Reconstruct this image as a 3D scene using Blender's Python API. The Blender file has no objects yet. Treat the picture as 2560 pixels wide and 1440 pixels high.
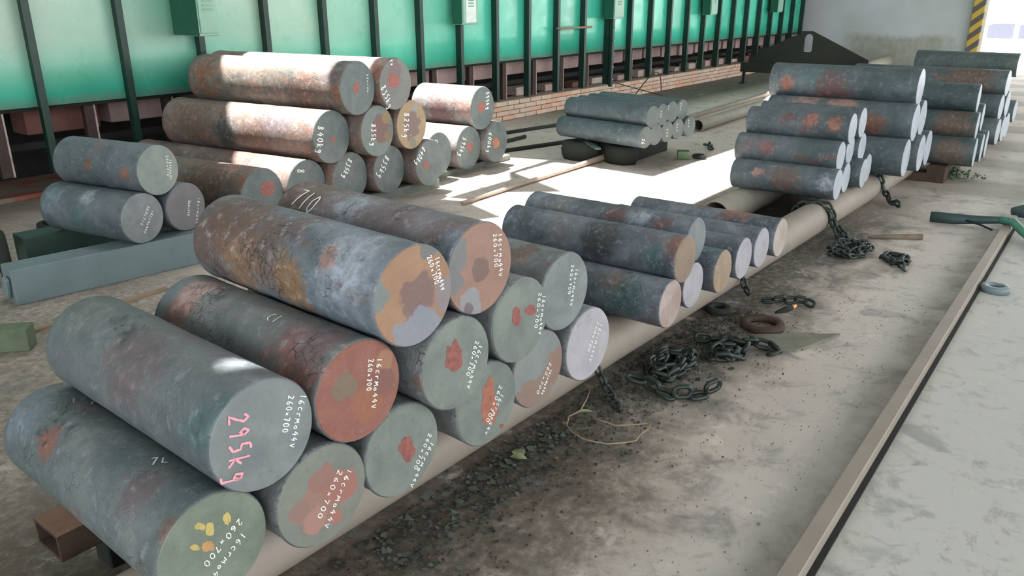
import bpy, bmesh, math, random
from mathutils import Vector, Matrix, noise
random.seed(7)
PI = math.pi
SC = bpy.context.scene
COL = SC.collection

# ------------------------------------------------------------------ camera
cam_data = bpy.data.cameras.new('camera')
cam_data.sensor_width = 36.0
cam_data.lens = 36.0 * 1997.41 / 2560.0
cam_data.clip_start = 0.05
cam_data.clip_end = 400
cam = bpy.data.objects.new('camera', cam_data)
COL.objects.link(cam)
yaw, pitch, roll = math.radians(36.9154), math.radians(19.9174), math.radians(-0.0822)
fw = Vector((math.cos(yaw) * math.cos(pitch), math.sin(yaw) * math.cos(pitch), -math.sin(pitch)))
rt = Vector((math.sin(yaw), -math.cos(yaw), 0))
up = rt.cross(fw)
r2 = math.cos(roll) * rt + math.sin(roll) * up
u2 = -math.sin(roll) * rt + math.cos(roll) * up
M = Matrix(((r2.x, u2.x, -fw.x, 0), (r2.y, u2.y, -fw.y, 0), (r2.z, u2.z, -fw.z, 1.437), (0, 0, 0, 1)))
cam.matrix_world = M
SC.camera = cam

# ------------------------------------------------------------------ light
world = bpy.data.worlds.new('world')
SC.world = world
world.use_nodes = True
bg = world.node_tree.nodes['Background']
bg.inputs['Color'].default_value = (0.97, 0.985, 1.0, 1)
bg.inputs['Strength'].default_value = 3.4
sun_data = bpy.data.lights.new('sun', 'SUN')
sun_data.energy = 17.0
sun_data.angle = math.radians(0.55)
sun_data.color = (1.0, 0.97, 0.93)
sun = bpy.data.objects.new('sun', sun_data)
COL.objects.link(sun)
SUNDIR = Vector((-0.09, 0.25, 1.0)).normalized()          # towards the sun, near the zenith
sun.rotation_euler = SUNDIR.to_track_quat('Z', 'Y').to_euler()
sun.location = (0, 0, 12)
SC.view_settings.view_transform = 'Standard'
SC.view_settings.look = 'None'
SC.view_settings.gamma = 1.0
SC.view_settings.use_curve_mapping = False
SC.view_settings.exposure = 0.75

# ------------------------------------------------------------------ helpers
def srgb(r, g, b):
    f = lambda c: (c / 255 / 12.92) if c / 255 <= 0.04045 else ((c / 255 + 0.055) / 1.055) ** 2.4
    return (f(r), f(g), f(b), 1)

def tag(o, label=None, cat=None, group=None, kind=None):
    if label: o['label'] = label
    if cat: o['category'] = cat
    if group: o['group'] = group
    if kind: o['kind'] = kind
    return o

def empty(name, loc=(0, 0, 0), rz=0.0):
    o = bpy.data.objects.new(name, None)
    o.empty_display_size = 0.1
    COL.objects.link(o)
    o.location = loc
    o.rotation_euler = (0, 0, rz)
    return o

def link(name, bm, mats, parent=None, smooth=False, loc=None):
    me = bpy.data.meshes.new(name)
    bm.to_mesh(me)
    bm.free()
    for m in (mats if isinstance(mats, (list, tuple)) else [mats]):
        me.materials.append(m)
    if smooth:
        for p in me.polygons: p.use_smooth = True
    o = bpy.data.objects.new(name, me)
    COL.objects.link(o)
    if parent: o.parent = parent
    if loc: o.location = loc
    return o

def inst(name, me, parent=None, loc=(0, 0, 0), rot=None, scale=None):
    o = bpy.data.objects.new(name, me)
    COL.objects.link(o)
    if parent: o.parent = parent
    o.location = loc
    if rot is not None: o.rotation_euler = rot
    if scale is not None: o.scale = scale
    return o

def box(bm, c, s, mat=None, bevel=0.0, mi=0):
    """box centred at c with full size s, optional 3x3/4x4 matrix"""
    r = bmesh.ops.create_cube(bm, size=1.0)
    vs = r['verts']
    bmesh.ops.scale(bm, vec=Vector(s), verts=vs)
    if bevel > 0:
        es = list({e for v in vs for e in v.link_edges})
        rb = bmesh.ops.bevel(bm, geom=es, offset=bevel, segments=1, affect='EDGES', profile=0.5)
        vs = list({v for f in rb['faces'] for v in f.verts} | {v for v in vs if v.is_valid})
    if mat is not None: bmesh.ops.transform(bm, matrix=mat, verts=vs)
    bmesh.ops.translate(bm, vec=Vector(c), verts=vs)
    if mi:
        for f in {f for v in vs for f in v.link_faces}: f.material_index = mi
    return vs

def cyl(bm, p0, p1, r, seg=24, r1=None, caps=True):
    p0, p1 = Vector(p0), Vector(p1)
    d = p1 - p0
    q = d.to_track_quat('Z', 'Y').to_matrix().to_4x4()
    res = bmesh.ops.create_cone(bm, cap_ends=caps, segments=seg, radius1=r, radius2=r if r1 is None else r1, depth=d.length)
    bmesh.ops.transform(bm, matrix=Matrix.Translation((p0 + p1) / 2) @ q, verts=res['verts'])
    return res['verts']

def tube(bm, pts, r, seg=8, closed=False):
    """swept round tube along points; r may be a list"""
    pts = [Vector(p) for p in pts]
    n = len(pts)
    rings = []
    up_ = Vector((0, 0, 1))
    prev = None
    for i in range(n):
        a = pts[i - 1] if (i > 0 or closed) else pts[i]
        b = pts[(i + 1) % n] if (i < n - 1 or closed) else pts[i]
        t = (b - a).normalized()
        if prev is None:
            s = t.cross(up_)
            if s.length < 0.1: s = t.cross(Vector((1, 0, 0)))
            s.normalize()
        else:
            s = (prev - t * prev.dot(t)).normalized()
        prev = s
        w = s.cross(t)
        rr = r[i] if isinstance(r, (list, tuple)) else r
        rings.append([bm.verts.new(pts[i] + (s * math.cos(2 * PI * k / seg) + w * math.sin(2 * PI * k / seg)) * rr) for k in range(seg)])
    m = n if closed else n - 1
    for i in range(m):
        A, B = rings[i], rings[(i + 1) % n]
        for k in range(seg):
            bm.faces.new((A[k], A[(k + 1) % seg], B[(k + 1) % seg], B[k]))
    if not closed:
        bm.faces.new(rings[0][::-1])
        bm.faces.new(rings[-1])
    bmesh.ops.recalc_face_normals(bm, faces=bm.faces)

def prism(bm, poly, z0, z1, mi=0):
    """extrude a closed xy polygon between z0 and z1"""
    lo = [bm.verts.new((x, y, z0)) for x, y in poly]
    hi = [bm.verts.new((x, y, z1)) for x, y in poly]
    n = len(poly)
    fs = [bm.faces.new(lo[::-1]), bm.faces.new(hi)]
    for i in range(n): fs.append(bm.faces.new((lo[i], lo[(i + 1) % n], hi[(i + 1) % n], hi[i])))
    for f in fs: f.material_index = mi
    bmesh.ops.recalc_face_normals(bm, faces=fs)

# ------------------------------------------------------------------ materials
class NT:
    def __init__(s, name, rough=0.6, metal=0.0, spec=0.5):
        s.m = bpy.data.materials.new(name)
        s.m.use_nodes = True
        s.nt = s.m.node_tree
        s.b = s.nt.nodes['Principled BSDF']
        s.b.inputs['Roughness'].default_value = rough
        s.b.inputs['Metallic'].default_value = metal
        s.b.inputs['Specular IOR Level'].default_value = spec
        s.tc = s.nt.nodes.new('ShaderNodeTexCoord')
        s._co = None
    def n(s, t, **kw):
        nd = s.nt.nodes.new(t)
        for k, v in kw.items(): setattr(nd, k, v)
        return nd
    def l(s, a, b): s.nt.links.new(a, b)
    def coord(s, rand=True, world_=False):
        if world_:
            g = s.n('ShaderNodeNewGeometry')
            return g.outputs['Position']
        if s._co: return s._co
        if not rand:
            s._co = s.tc.outputs['Object']
            return s._co
        oi = s.n('ShaderNodeObjectInfo')
        mul = s.n('ShaderNodeMath', operation='MULTIPLY'); mul.inputs[1].default_value = 57.0
        s.l(oi.outputs['Random'], mul.inputs[0])
        add = s.n('ShaderNodeVectorMath', operation='ADD')
        s.l(s.tc.outputs['Object'], add.inputs[0]); s.l(mul.outputs[0], add.inputs[1])
        s._co = add.outputs[0]
        return s._co
    def noise(s, scale, detail=4, rough=0.55, co=None, dist=0.0, stretch=None):
        nd = s.n('ShaderNodeTexNoise')
        nd.inputs['Scale'].default_value = scale
        nd.inputs['Detail'].default_value = detail
        nd.inputs['Roughness'].default_value = rough
        nd.inputs['Distortion'].default_value = dist
        co = co or s.coord()
        if stretch:
            mp = s.n('ShaderNodeMapping'); mp.inputs['Scale'].default_value = stretch
            s.l(co, mp.inputs['Vector']); co = mp.outputs['Vector']
        s.l(co, nd.inputs['Vector'])
        return nd.outputs['Fac']
    def ramp(s, v, a, b, lo=0.0, hi=1.0):
        nd = s.n('ShaderNodeMapRange'); nd.clamp = True
        nd.inputs['From Min'].default_value = a; nd.inputs['From Max'].default_value = b
        nd.inputs['To Min'].default_value = lo; nd.inputs['To Max'].default_value = hi
        s.l(v, nd.inputs['Value'])
        return nd.outputs['Result']
    def mix(s, f, a, b):
        nd = s.n('ShaderNodeMix', data_type='RGBA')
        for sock, v in ((nd.inputs['Factor'], f), (nd.inputs['A'], a), (nd.inputs['B'], b)):
            pass
        A, B, F = nd.inputs[6], nd.inputs[7], nd.inputs[0]
        for sock, v in ((F, f), (A, a), (B, b)):
            if isinstance(v, (tuple, list, float, int)): sock.default_value = v
            else: s.l(v, sock)
        return nd.outputs[2]
    def mul(s, a, b):
        nd = s.n('ShaderNodeMath', operation='MULTIPLY')
        for i, v in enumerate((a, b)):
            if isinstance(v, (float, int)): nd.inputs[i].default_value = v
            else: s.l(v, nd.inputs[i])
        return nd.outputs[0]
    def math(s, op, a, b):
        nd = s.n('ShaderNodeMath', operation=op)
        for i, v in enumerate((a, b)):
            if isinstance(v, (float, int)): nd.inputs[i].default_value = v
            else: s.l(v, nd.inputs[i])
        return nd.outputs[0]
    def base(s, c):
        if isinstance(c, (tuple, list)): s.b.inputs['Base Color'].default_value = c
        else: s.l(c, s.b.inputs['Base Color'])
    def bump(s, h, strength=0.3, dist=0.01):
        nd = s.n('ShaderNodeBump'); nd.inputs['Strength'].default_value = strength; nd.inputs['Distance'].default_value = dist
        s.l(h, nd.inputs['Height']); s.l(nd.outputs['Normal'], s.b.inputs['Normal'])

def simple(name, c, rough=0.6, metal=0.0, var=0.25, scale=12, spec=0.5, bumps=0.0):
    """plain material with soft mottling between c and a darker tone"""
    k = NT(name, rough, metal, spec)
    d = tuple(x * (1 - var) for x in c[:3]) + (1,)
    h = tuple(min(1, x * (1 + var)) for x in c[:3]) + (1,)
    f = k.noise(scale, 5, 0.6)
    k.base(k.mix(k.ramp(f, 0.3, 0.7), d, h))
    if bumps: k.bump(k.noise(scale * 6, 4, 0.6), bumps, 0.004)
    return k.m

C = dict(red=srgb(130, 84, 74), redb=srgb(136, 86, 80), mauve=srgb(104, 92, 96), brown=srgb(98, 76, 66), pink=srgb(172, 142, 138),
         pinkb=srgb(152, 118, 108), blue=srgb(104, 118, 130), grey=srgb(108, 112, 112), dark=srgb(50, 56, 56), pale=srgb(150, 158, 170),
         teal=srgb(72, 98, 100), orange=srgb(146, 112, 74), orangeb=srgb(144, 92, 76), rust=srgb(126, 84, 62), maroon=srgb(94, 62, 60),
         green=srgb(104, 114, 106))

def billet_mat(name, blobs=(), base=(86, 96, 100), light=(124, 130, 136), rust=(112, 82, 72), rust_amt=0.5, dark_amt=0.5, rough=0.55, scale=1.0):
    k = NT(name, rough, 0.0, 0.55)
    co = k.coord()
    n1 = k.noise(3.2 * scale, 3, 0.6, dist=0.6)
    n2 = k.noise(9 * scale, 6, 0.65, dist=0.8)
    n3 = k.noise(30 * scale, 8, 0.7)
    n4 = k.noise(13 * scale, 5, 0.6, stretch=(1, 0.35, 1), dist=1.2)
    c = k.mix(k.ramp(n1, 0.35, 0.68), srgb(*base), srgb(*light))
    c = k.mix(k.ramp(n2, 0.42, 0.66, 0, 0.55), c, srgb(base[0] * .72, base[1] * .78, base[2] * .8))
    # rust patches
    thr = 0.66 - 0.2 * rust_amt
    c = k.mix(k.ramp(n4, thr, thr + 0.07, 0, 0.8), c, srgb(*rust))
    # fitted patches
    if blobs:
        obj = k.tc.outputs['Object']
        nz = k.n('ShaderNodeTexNoise'); nz.inputs['Scale'].default_value = 13; nz.inputs['Detail'].default_value = 8; nz.inputs['Roughness'].default_value = 0.78
        k.l(co, nz.inputs['Vector'])
        sub = k.n('ShaderNodeVectorMath', operation='SUBTRACT'); k.l(nz.outputs['Color'], sub.inputs[0]); sub.inputs[1].default_value = (0.5, 0.5, 0.5)
        for (x, y, z, r, key) in blobs:
            sc = k.n('ShaderNodeVectorMath', operation='SCALE'); k.l(sub.outputs[0], sc.inputs[0]); sc.inputs['Scale'].default_value = r * 3.4 + 0.04
            ad = k.n('ShaderNodeVectorMath', operation='ADD'); k.l(obj, ad.inputs[0]); k.l(sc.outputs[0], ad.inputs[1])
            di = k.n('ShaderNodeVectorMath', operation='DISTANCE'); k.l(ad.outputs[0], di.inputs[0]); di.inputs[1].default_value = (x, y, z)
            m = k.mul(k.ramp(di.outputs['Value'], r * 1.35, r * 0.65, 0, 0.88), k.ramp(n3, 0.32, 0.5, 0.45, 1.0))
            cc = C[key]
            tone = k.mix(k.ramp(n3, 0.35, 0.65), tuple(v * 0.7 for v in cc[:3]) + (1,), tuple(min(1, v * 1.3) for v in cc[:3]) + (1,))
            c = k.mix(m, c, tone)
    # speckle and silvery wear, dark flakes
    c = k.mix(k.ramp(n3, 0.55, 0.68, 0, 0.6), c, srgb(min(255, light[0] + 30), min(255, light[1] + 30), min(255, light[2] + 34)))
    c = k.mix(k.ramp(n3, 0.40, 0.28, 0, dark_amt), c, srgb(38, 42, 42))
    # cracked edges of lifting scale
    vo = k.n('ShaderNodeTexVoronoi', feature='DISTANCE_TO_EDGE'); vo.inputs['Scale'].default_value = 26 * scale
    mp = k.n('ShaderNodeMapping'); mp.inputs['Scale'].default_value = (1, 1.7, 1)
    nv = k.n('ShaderNodeTexNoise'); nv.inputs['Scale'].default_value = 18; nv.inputs['Detail'].default_value = 4; k.l(co, nv.inputs['Vector'])
    sv = k.n('ShaderNodeVectorMath', operation='SCALE'); k.l(nv.outputs['Color'], sv.inputs[0]); sv.inputs['Scale'].default_value = 0.07
    av = k.n('ShaderNodeVectorMath', operation='ADD'); k.l(co, av.inputs[0]); k.l(sv.outputs[0], av.inputs[1])
    k.l(av.outputs[0], mp.inputs['Vector']); k.l(mp.outputs[0], vo.inputs['Vector'])
    crk = k.mul(k.ramp(vo.outputs['Distance'], 0.055, 0.01), k.ramp(k.noise(6 * scale, 3), 0.52, 0.62, 0, min(1.0, dark_amt * 1.7)))
    c = k.mix(k.mul(crk, 0.75), c, srgb(34, 36, 36))
    k.base(c)
    # layered scale relief
    st = k.ramp(k.noise(14 * scale, 7, 0.62, dist=0.8), 0.47, 0.50)
    h = k.math('SUBTRACT', k.math('ADD', k.mul(n3, 0.8), k.mul(st, 0.5)), k.mul(crk, 0.8))
    k.bump(h, 0.55, 0.005)
    return k.m

def face_mat(name, c1, c2, blobs=(), rough=0.5):
    k = NT(name, rough, 0.0, 0.5)
    n1 = k.noise(10, 5, 0.6, dist=0.5)
    n3 = k.noise(70, 6, 0.7)
    c = k.mix(k.ramp(n1, 0.35, 0.65), srgb(*c1), srgb(*c2))
    if blobs:
        obj = k.tc.outputs['Object']
        nz = k.n('ShaderNodeTexNoise'); nz.inputs['Scale'].default_value = 22; nz.inputs['Detail'].default_value = 5
        k.l(k.coord(), nz.inputs['Vector'])
        sub = k.n('ShaderNodeVectorMath', operation='SUBTRACT'); k.l(nz.outputs['Color'], sub.inputs[0]); sub.inputs[1].default_value = (0.5, 0.5, 0.5)
        for (x, z, r, col) in blobs:
            sc = k.n('ShaderNodeVectorMath', operation='SCALE'); k.l(sub.outputs[0], sc.inputs[0]); sc.inputs['Scale'].default_value = r * 1.4
            ad = k.n('ShaderNodeVectorMath', operation='ADD'); k.l(obj, ad.inputs[0]); k.l(sc.outputs[0], ad.inputs[1])
            sp = k.n('ShaderNodeSeparateXYZ'); k.l(ad.outputs[0], sp.inputs[0])
            cb = k.n('ShaderNodeCombineXYZ'); k.l(sp.outputs[0], cb.inputs[0]); k.l(sp.outputs[2], cb.inputs[2])
            di = k.n('ShaderNodeVectorMath', operation='DISTANCE'); k.l(cb.outputs[0], di.inputs[0]); di.inputs[1].default_value = (x, 0, z)
            c = k.mix(k.ramp(di.outputs['Value'], r * 1.03, r * 0.9, 0, 0.92), c, srgb(*col))
    c = k.mix(k.ramp(n3, 0.58, 0.74, 0, 0.35), c, srgb(150, 156, 154))
    c = k.mix(k.ramp(n3, 0.42, 0.28, 0, 0.35), c, srgb(60, 60, 58))
    k.base(c)
    k.bump(k.noise(160, 4, 0.6), 0.12, 0.001)
    return k.m
# ------------------------------------------------------------------ the hall
M_dark = simple('matte_dark', srgb(30, 32, 30), 0.9, var=0.3)
M_rib = simple('dark_green_paint', srgb(14, 48, 40), 0.45, var=0.25)
M_upright = simple('brown_painted_steel', srgb(62, 44, 40), 0.6)
M_edge = simple('pale_steel_edge', srgb(176, 160, 152), 0.6)
M_brick = simple('pale_pink_brick', srgb(204, 178, 160), 0.9, var=0.14, scale=5, bumps=0.4)
M_mortar = simple('grey_mortar', srgb(150, 138, 126), 0.95)
M_pinkbox = simple('dusty_pink_refractory', srgb(170, 146, 142), 0.85, var=0.2, scale=4)
M_redbox = simple('red_brown_refractory', srgb(112, 76, 68), 0.85, var=0.25, scale=5)
M_roof = simple('roof_sheet', srgb(120, 124, 120), 0.8)

def panel_mat():
    k = NT('green_enamel_panel', 0.28, 0.0, 0.6)
    co = k.coord(world_=True)
    sp = k.n('ShaderNodeSeparateXYZ'); k.l(co, sp.inputs[0])
    n1 = k.noise(1.1, 3, 0.5, co=co, dist=0.3)
    n2 = k.noise(6, 4, 0.6, co=co)
    left = k.ramp(sp.outputs[0], 7.6, 4.6)
    upz = k.ramp(sp.outputs[2], 0.80, 1.15)
    c = k.mix(k.ramp(n1, 0.35, 0.65), srgb(52, 172, 142), srgb(84, 204, 176))
    # pale reflection painted over chalky upper left panels, and a dusty lower edge
    pale_reflection = k.mul(k.math('MULTIPLY', left, upz), k.ramp(n1, 0.25, 0.6, 0.5, 1.0))
    c = k.mix(pale_reflection, c, srgb(164, 190, 172))
    c = k.mix(k.mul(k.ramp(sp.outputs[2], 0.80, 0.73), k.ramp(n2, 0.3, 0.6, 0.3, 0.8)), c, srgb(132, 158, 140))
    sc = k.noise(60, 2, 0.5, co=co, stretch=(1, 1, 0.12))
    c = k.mix(k.ramp(sc, 0.74, 0.78, 0, 0.7), c, srgb(190, 214, 200))
    k.base(c)
    k.l(k.ramp(n2, 0.3, 0.7, 0.22, 0.42), k.b.inputs['Roughness'])
    k.bump(n1, 0.25, 0.03)
    return k.m
M_panel = panel_mat()

def floor_mat():
    k = NT('dusty_concrete_floor', 0.75, 0.0, 0.4)
    co = k.coord(world_=True)
    sp = k.n('ShaderNodeSeparateXYZ'); k.l(co, sp.inputs[0])
    X, Y = sp.outputs[0], sp.outputs[1]
    n1 = k.noise(0.8, 4, 0.55, co=co)
    n2 = k.noise(4.5, 6, 0.65, co=co, dist=0.5)
    n3 = k.noise(26, 7, 0.7, co=co)
    n5 = k.noise(90, 4, 0.7, co=co)
    c = k.mix(k.ramp(n1, 0.35, 0.65), srgb(182, 170, 160), srgb(198, 189, 180))
    c = k.mix(k.ramp(n2, 0.5, 0.72, 0, 0.4), c, srgb(138, 132, 122))
    # cooler, cleaner slab towards the walkway
    c = k.mix(k.ramp(Y, 1.0, 0.3, 0, 0.8), c, srgb(186, 189, 184))
    # dark greenish tone in the back corner
    bk = k.mul(k.ramp(Y, 4.7, 5.3), k.ramp(X, 7.5, 9.5))
    c = k.mix(k.mul(bk, 0.9), c, srgb(62, 66, 54))
    lf = k.mul(k.ramp(Y, 5.2, 6.2), k.ramp(X, 4.8, 3.0))
    c = k.mix(k.mul(lf, 0.5), c, srgb(120, 112, 100))
    # soot and scale dust swept along the support pipe, plus the stack's painted shadow
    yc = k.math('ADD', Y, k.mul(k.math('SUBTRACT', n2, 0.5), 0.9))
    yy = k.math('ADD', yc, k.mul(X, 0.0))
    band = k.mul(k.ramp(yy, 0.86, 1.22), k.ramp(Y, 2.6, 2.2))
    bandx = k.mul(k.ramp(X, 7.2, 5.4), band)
    soot_shade = k.mul(bandx, k.ramp(n3, 0.28, 0.52, 0.45, 0.92))
    c = k.mix(soot_shade, c, srgb(64, 62, 54))
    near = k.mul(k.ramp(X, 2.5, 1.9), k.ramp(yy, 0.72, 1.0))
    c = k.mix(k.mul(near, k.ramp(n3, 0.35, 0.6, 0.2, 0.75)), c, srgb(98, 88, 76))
    # grey scuffs, pits, dirty joint beside the flat bar
    c = k.mix(k.mul(k.ramp(n2, 0.56, 0.66), 0.5), c, srgb(122, 122, 122))
    c = k.mix(k.ramp(n3, 0.62, 0.70, 0, 0.45), c, srgb(96, 92, 88))
    c = k.mix(k.ramp(n5, 0.66, 0.74, 0, 0.4), c, srgb(80, 76, 70))
    jt = k.mul(k.ramp(Y, 0.66, 0.52), k.ramp(Y, 0.44, 0.46))
    c = k.mix(k.mul(jt, k.ramp(n2, 0.35, 0.6, 0.2, 0.6)), c, srgb(110, 106, 94))
    c = k.mix(k.mul(k.ramp(k.noise(11, 8, 0.75, co=co, dist=1.0), 0.54, 0.62, 0, 0.5), k.ramp(n1, 0.35, 0.6, 0.3, 1.0)), c, srgb(134, 128, 122))
    c = k.mix(k.ramp(k.noise(7, 7, 0.7, co=co), 0.60, 0.68, 0, 0.5), c, srgb(214, 206, 198))
    # bands of light and shade painted across the far bay
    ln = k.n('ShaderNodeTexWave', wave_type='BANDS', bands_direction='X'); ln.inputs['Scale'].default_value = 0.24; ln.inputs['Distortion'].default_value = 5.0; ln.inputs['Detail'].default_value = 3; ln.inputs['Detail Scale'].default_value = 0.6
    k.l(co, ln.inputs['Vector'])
    shade_band = k.mul(k.mul(k.ramp(X, 5.9, 7.2), k.ramp(Y, 2.2, 1.4)), k.ramp(ln.outputs['Fac'], 0.3, 0.7, 0, 0.55))
    c = k.mix(shade_band, c, srgb(112, 110, 98))
    k.base(c)
    h = k.math('ADD', k.mul(n3, 0.6), k.mul(n2, 0.4))
    k.bump(h, 0.35, 0.006)
    return k.m
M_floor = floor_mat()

bm = bmesh.new()
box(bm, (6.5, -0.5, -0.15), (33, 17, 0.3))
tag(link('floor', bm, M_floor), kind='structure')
# outdoor ground
k = NT('bright_concrete_yard', 0.9); k.base(k.mix(k.ramp(k.noise(0.6, 4), 0.3, 0.7), srgb(206, 204, 198), srgb(226, 226, 222)))
M_yard = k.m
bm = bmesh.new(); box(bm, (48, 2, -0.85), (50, 80, 0.3)); tag(link('yard_ground', bm, M_yard), kind='structure')
bm = bmesh.new(); box(bm, (6.5, -22, -0.2), (33, 26, 0.3)); tag(link('yard_ground', bm, M_yard), kind='structure')

# unseen roof; openings shaped to throw the sun patches on floor and stacks
RZ = 6.0
def up_to_roof(x, y, z=0):
    t = (RZ - z) / SUNDIR.z
    return (x + SUNDIR.x * t, y + SUNDIR.y * t)
holes = [[(3.05, 4.55), (3.65, 5.06), (4.7, 5.95), (5.9, 5.2), (6.2, 4.25), (5.53, 4.2), (5.3, 4.02), (3.3, 4.0)],
         [(5.56, 4.12), (6.15, 4.12), (6.17, 3.9), (6.12, 3.08), (7.9, 3.04), (8.1, 2.42), (3.75, 2.42), (3.9, 3.5), (4.3, 3.3), (4.46, 3.70), (4.88, 3.78), (5.2, 3.38), (5.44, 3.86)],
         [(4.90, 4.06), (5.04, 3.95), (5.03, 3.93), (4.88, 4.03)], [(4.46, 3.98), (4.50, 3.98), (4.56, 3.78), (4.52, 3.77)], 
         [(10.9, 3.95), (10.9, 3.5), (13.4, 3.6), (13.6, 4.75)]]
holes = [[up_to_roof(*p) for p in h] for h in holes]
fx, fy = up_to_roof(0.919, 1.448, 0.67)
holes.append([(fx + 0.038 * math.cos(a * PI / 3), fy + 0.03 * math.sin(a * PI / 3)) for a in range(6)])
bm = bmesh.new()
es = []
for loop in [[(-9.5, -8.8), (22.3, -8.8), (22.3, 8.2), (-9.5, 8.2)]] + holes:
    vs = [bm.verts.new((x, y, RZ)) for x, y in loop]
    for i in range(len(vs)): es.append(bm.edges.new((vs[i], vs[(i + 1) % len(vs)])))
bmesh.ops.triangle_fill(bm, use_beauty=True, edges=es)
tag(link('ceiling', bm, M_roof), kind='structure')

# recessed back wall of the furnace, with every panel, rib, upright, block and brick as its part
bm = bmesh.new()
box(bm, (8.0, 7.35, 1.6), (24.6, 0.2, 3.2))
box(bm, (8.0, 6.75, 3.1), (24.6, 1.3, 0.2))
wall_l = tag(link('wall_left', bm, M_dark), kind='structure')
X0, SP = 2.60, 0.6495
n_p = 26
pm = None
for i in range(-9, 26):
    x = X0 + SP * i
    if i < 25:
        bm = bmesh.new()
        nx, nz = 6, 8
        g = [[bm.verts.new((a * SP / nx, -0.008 * math.sin(PI * a / nx) * math.sin(PI * min(1, b / nz * 1.0)) - 0.004 * noise.noise((a * .9 + i * 3.1, b * .6, i)), 0.72 + b * (3.0 - 0.72) / nz)) for b in range(nz + 1)] for a in range(nx + 1)]
        for a in range(nx):
            for b in range(nz):
                bm.faces.new((g[a][b], g[a + 1][b], g[a + 1][b + 1], g[a][b + 1]))
        lip = [bm.verts.new((v.co.x, v.co.y + 0.04, v.co.z)) for v in [g[a][0] for a in range(nx + 1)]]
        for a in range(nx): bm.faces.new((g[a][0], lip[a], lip[a + 1], g[a + 1][0]))
        link('wall_panel', bm, M_panel, wall_l, True, (x, 6.15, 0))
    bm = bmesh.new()
    box(bm, (0, -0.045, 1.63), (0.016, 0.09, 2.74))
    box(bm, (0, -0.088, 1.63), (0.05, 0.008, 2.74))
    link('wall_rib', bm, M_rib, wall_l, loc=(x, 6.15, 0))
bm = bmesh.new()
box(bm, (0, 0, 0.46), (0.07, 0.05, 0.46))
box(bm, (0.043, -0.02, 0.46), (0.012, 0.02, 0.46), mi=1)
up_me = None
for i in range(-2, 25):
    if up_me is None:
        o = link('upright', bm, [M_upright, M_edge], wall_l, loc=(X0 + SP * (i + 0.62), 6.3, 0)); up_me = o.data
    else: inst('upright', up_me, wall_l, (X0 + SP * (i + 0.62), 6.3, 0))
# refractory boxes behind the uprights
rnd = random.Random(5)
for i in range(-8, 25):
    x = X0 + SP * (i + 0.5)
    far = x > 5
    bm = bmesh.new()
    h = 0.2 + 0.03 * rnd.random()
    box(bm, (0, 0, 0.70 - h / 2), (0.56, 0.25, h), bevel=0.008)
    if x < 2.4: bm.free(); continue
    link('refractory_block', bm, M_pinkbox if far or i % 2 else M_redbox, wall_l, loc=(x, 6.65 + 0.02 * rnd.random(), 0))
    bm = bmesh.new()
    h2 = 0.06 + 0.05 * rnd.random()
    box(bm, (0, 0, 0.24 + h2 / 2), (0.34 + 0.2 * rnd.random(), 0.2, h2), Matrix.Rotation(rnd.uniform(-.1, .1), 3, 'Z').to_4x4(), bevel=0.006)
    if far: link('rubble_slab', bm, [M_pinkbox, M_redbox, M_edge][rnd.randrange(3)], wall_l, loc=(x, 6.45, 0))
    else: bm.free()
bm = bmesh.new(); box(bm, (8, 6.48, 0.405), (24, 0.05, 0.05)); link('lower_rail', bm, M_dark, wall_l)
bm = bmesh.new(); box(bm, (8, 6.35, 0.705), (24, 0.3, 0.03)); link('upper_rail', bm, M_dark, wall_l)
# four courses of single bricks in front, joints recessed
bm = bmesh.new(); box(bm, (11.85, 6.30, 0.117), (14.0, 0.26, 0.234)); link('mortar_bed', bm, M_mortar, wall_l)
bm = bmesh.new(); box(bm, (0, 0, 0), (0.232, 0.08, 0.052), bevel=0.004)
b_me = None
cnt = 0
M_bricks = [M_brick, simple('buff_brick', srgb(200, 182, 162), 0.9, var=0.12, scale=5, bumps=0.4), simple('salmon_brick', srgb(206, 168, 146), 0.9, var=0.14, scale=5, bumps=0.4)]
b_mes = []
for q in range(3):
    o = None
    bb = bm.copy()
    me = bpy.data.meshes.new('brick'); bb.to_mesh(me); bb.free(); me.materials.append(M_bricks[q]); b_mes.append(me)
bm.free()
for c_ in range(4):
    for j in range(58):
        x = 4.95 + 0.242 * j + (0.121 if c_ % 2 else 0)
        if x > 18.8: continue
        inst('brick', b_mes[rnd.choice((0, 0, 1, 2))], wall_l, (x, 6.175 + rnd.uniform(-.006, .004), 0.030 + 0.059 * c_), (0, 0, rnd.uniform(-.012, .012)))

# end wall, hazard pillar, doorway
def endwall_mat():
    k = NT('grey_painted_wall', 0.7)
    co = k.coord(world_=True)
    n1 = k.noise(1.2, 4, co=co); n2 = k.noise(5, 6, 0.65, co=co)
    sp = k.n('ShaderNodeSeparateXYZ'); k.l(co, sp.inputs[0])
    c = k.mix(k.ramp(n1, 0.35, 0.65), srgb(190, 196, 196), srgb(202, 207, 212))
    yn = k.math('ADD', sp.outputs[1], k.mul(n2, 0.5)); zn = k.math('ADD', sp.outputs[2], k.mul(n1, 0.4))
    m = k.mul(k.mul(k.ramp(yn, 5.6, 5.35), k.ramp(yn, 3.3, 3.6)), k.ramp(zn, 0.92, 0.80))
    c = k.mix(k.mul(m, k.ramp(n2, 0.3, 0.6, 0.4, 0.85)), c, srgb(150, 150, 132))
    k.base(c); return k.m
bm = bmesh.new(); box(bm, (19.75, 5.4, 3.0), (0.3, 5.15, 6.0)); tag(link('wall_end', bm, endwall_mat()), kind='structure')
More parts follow.
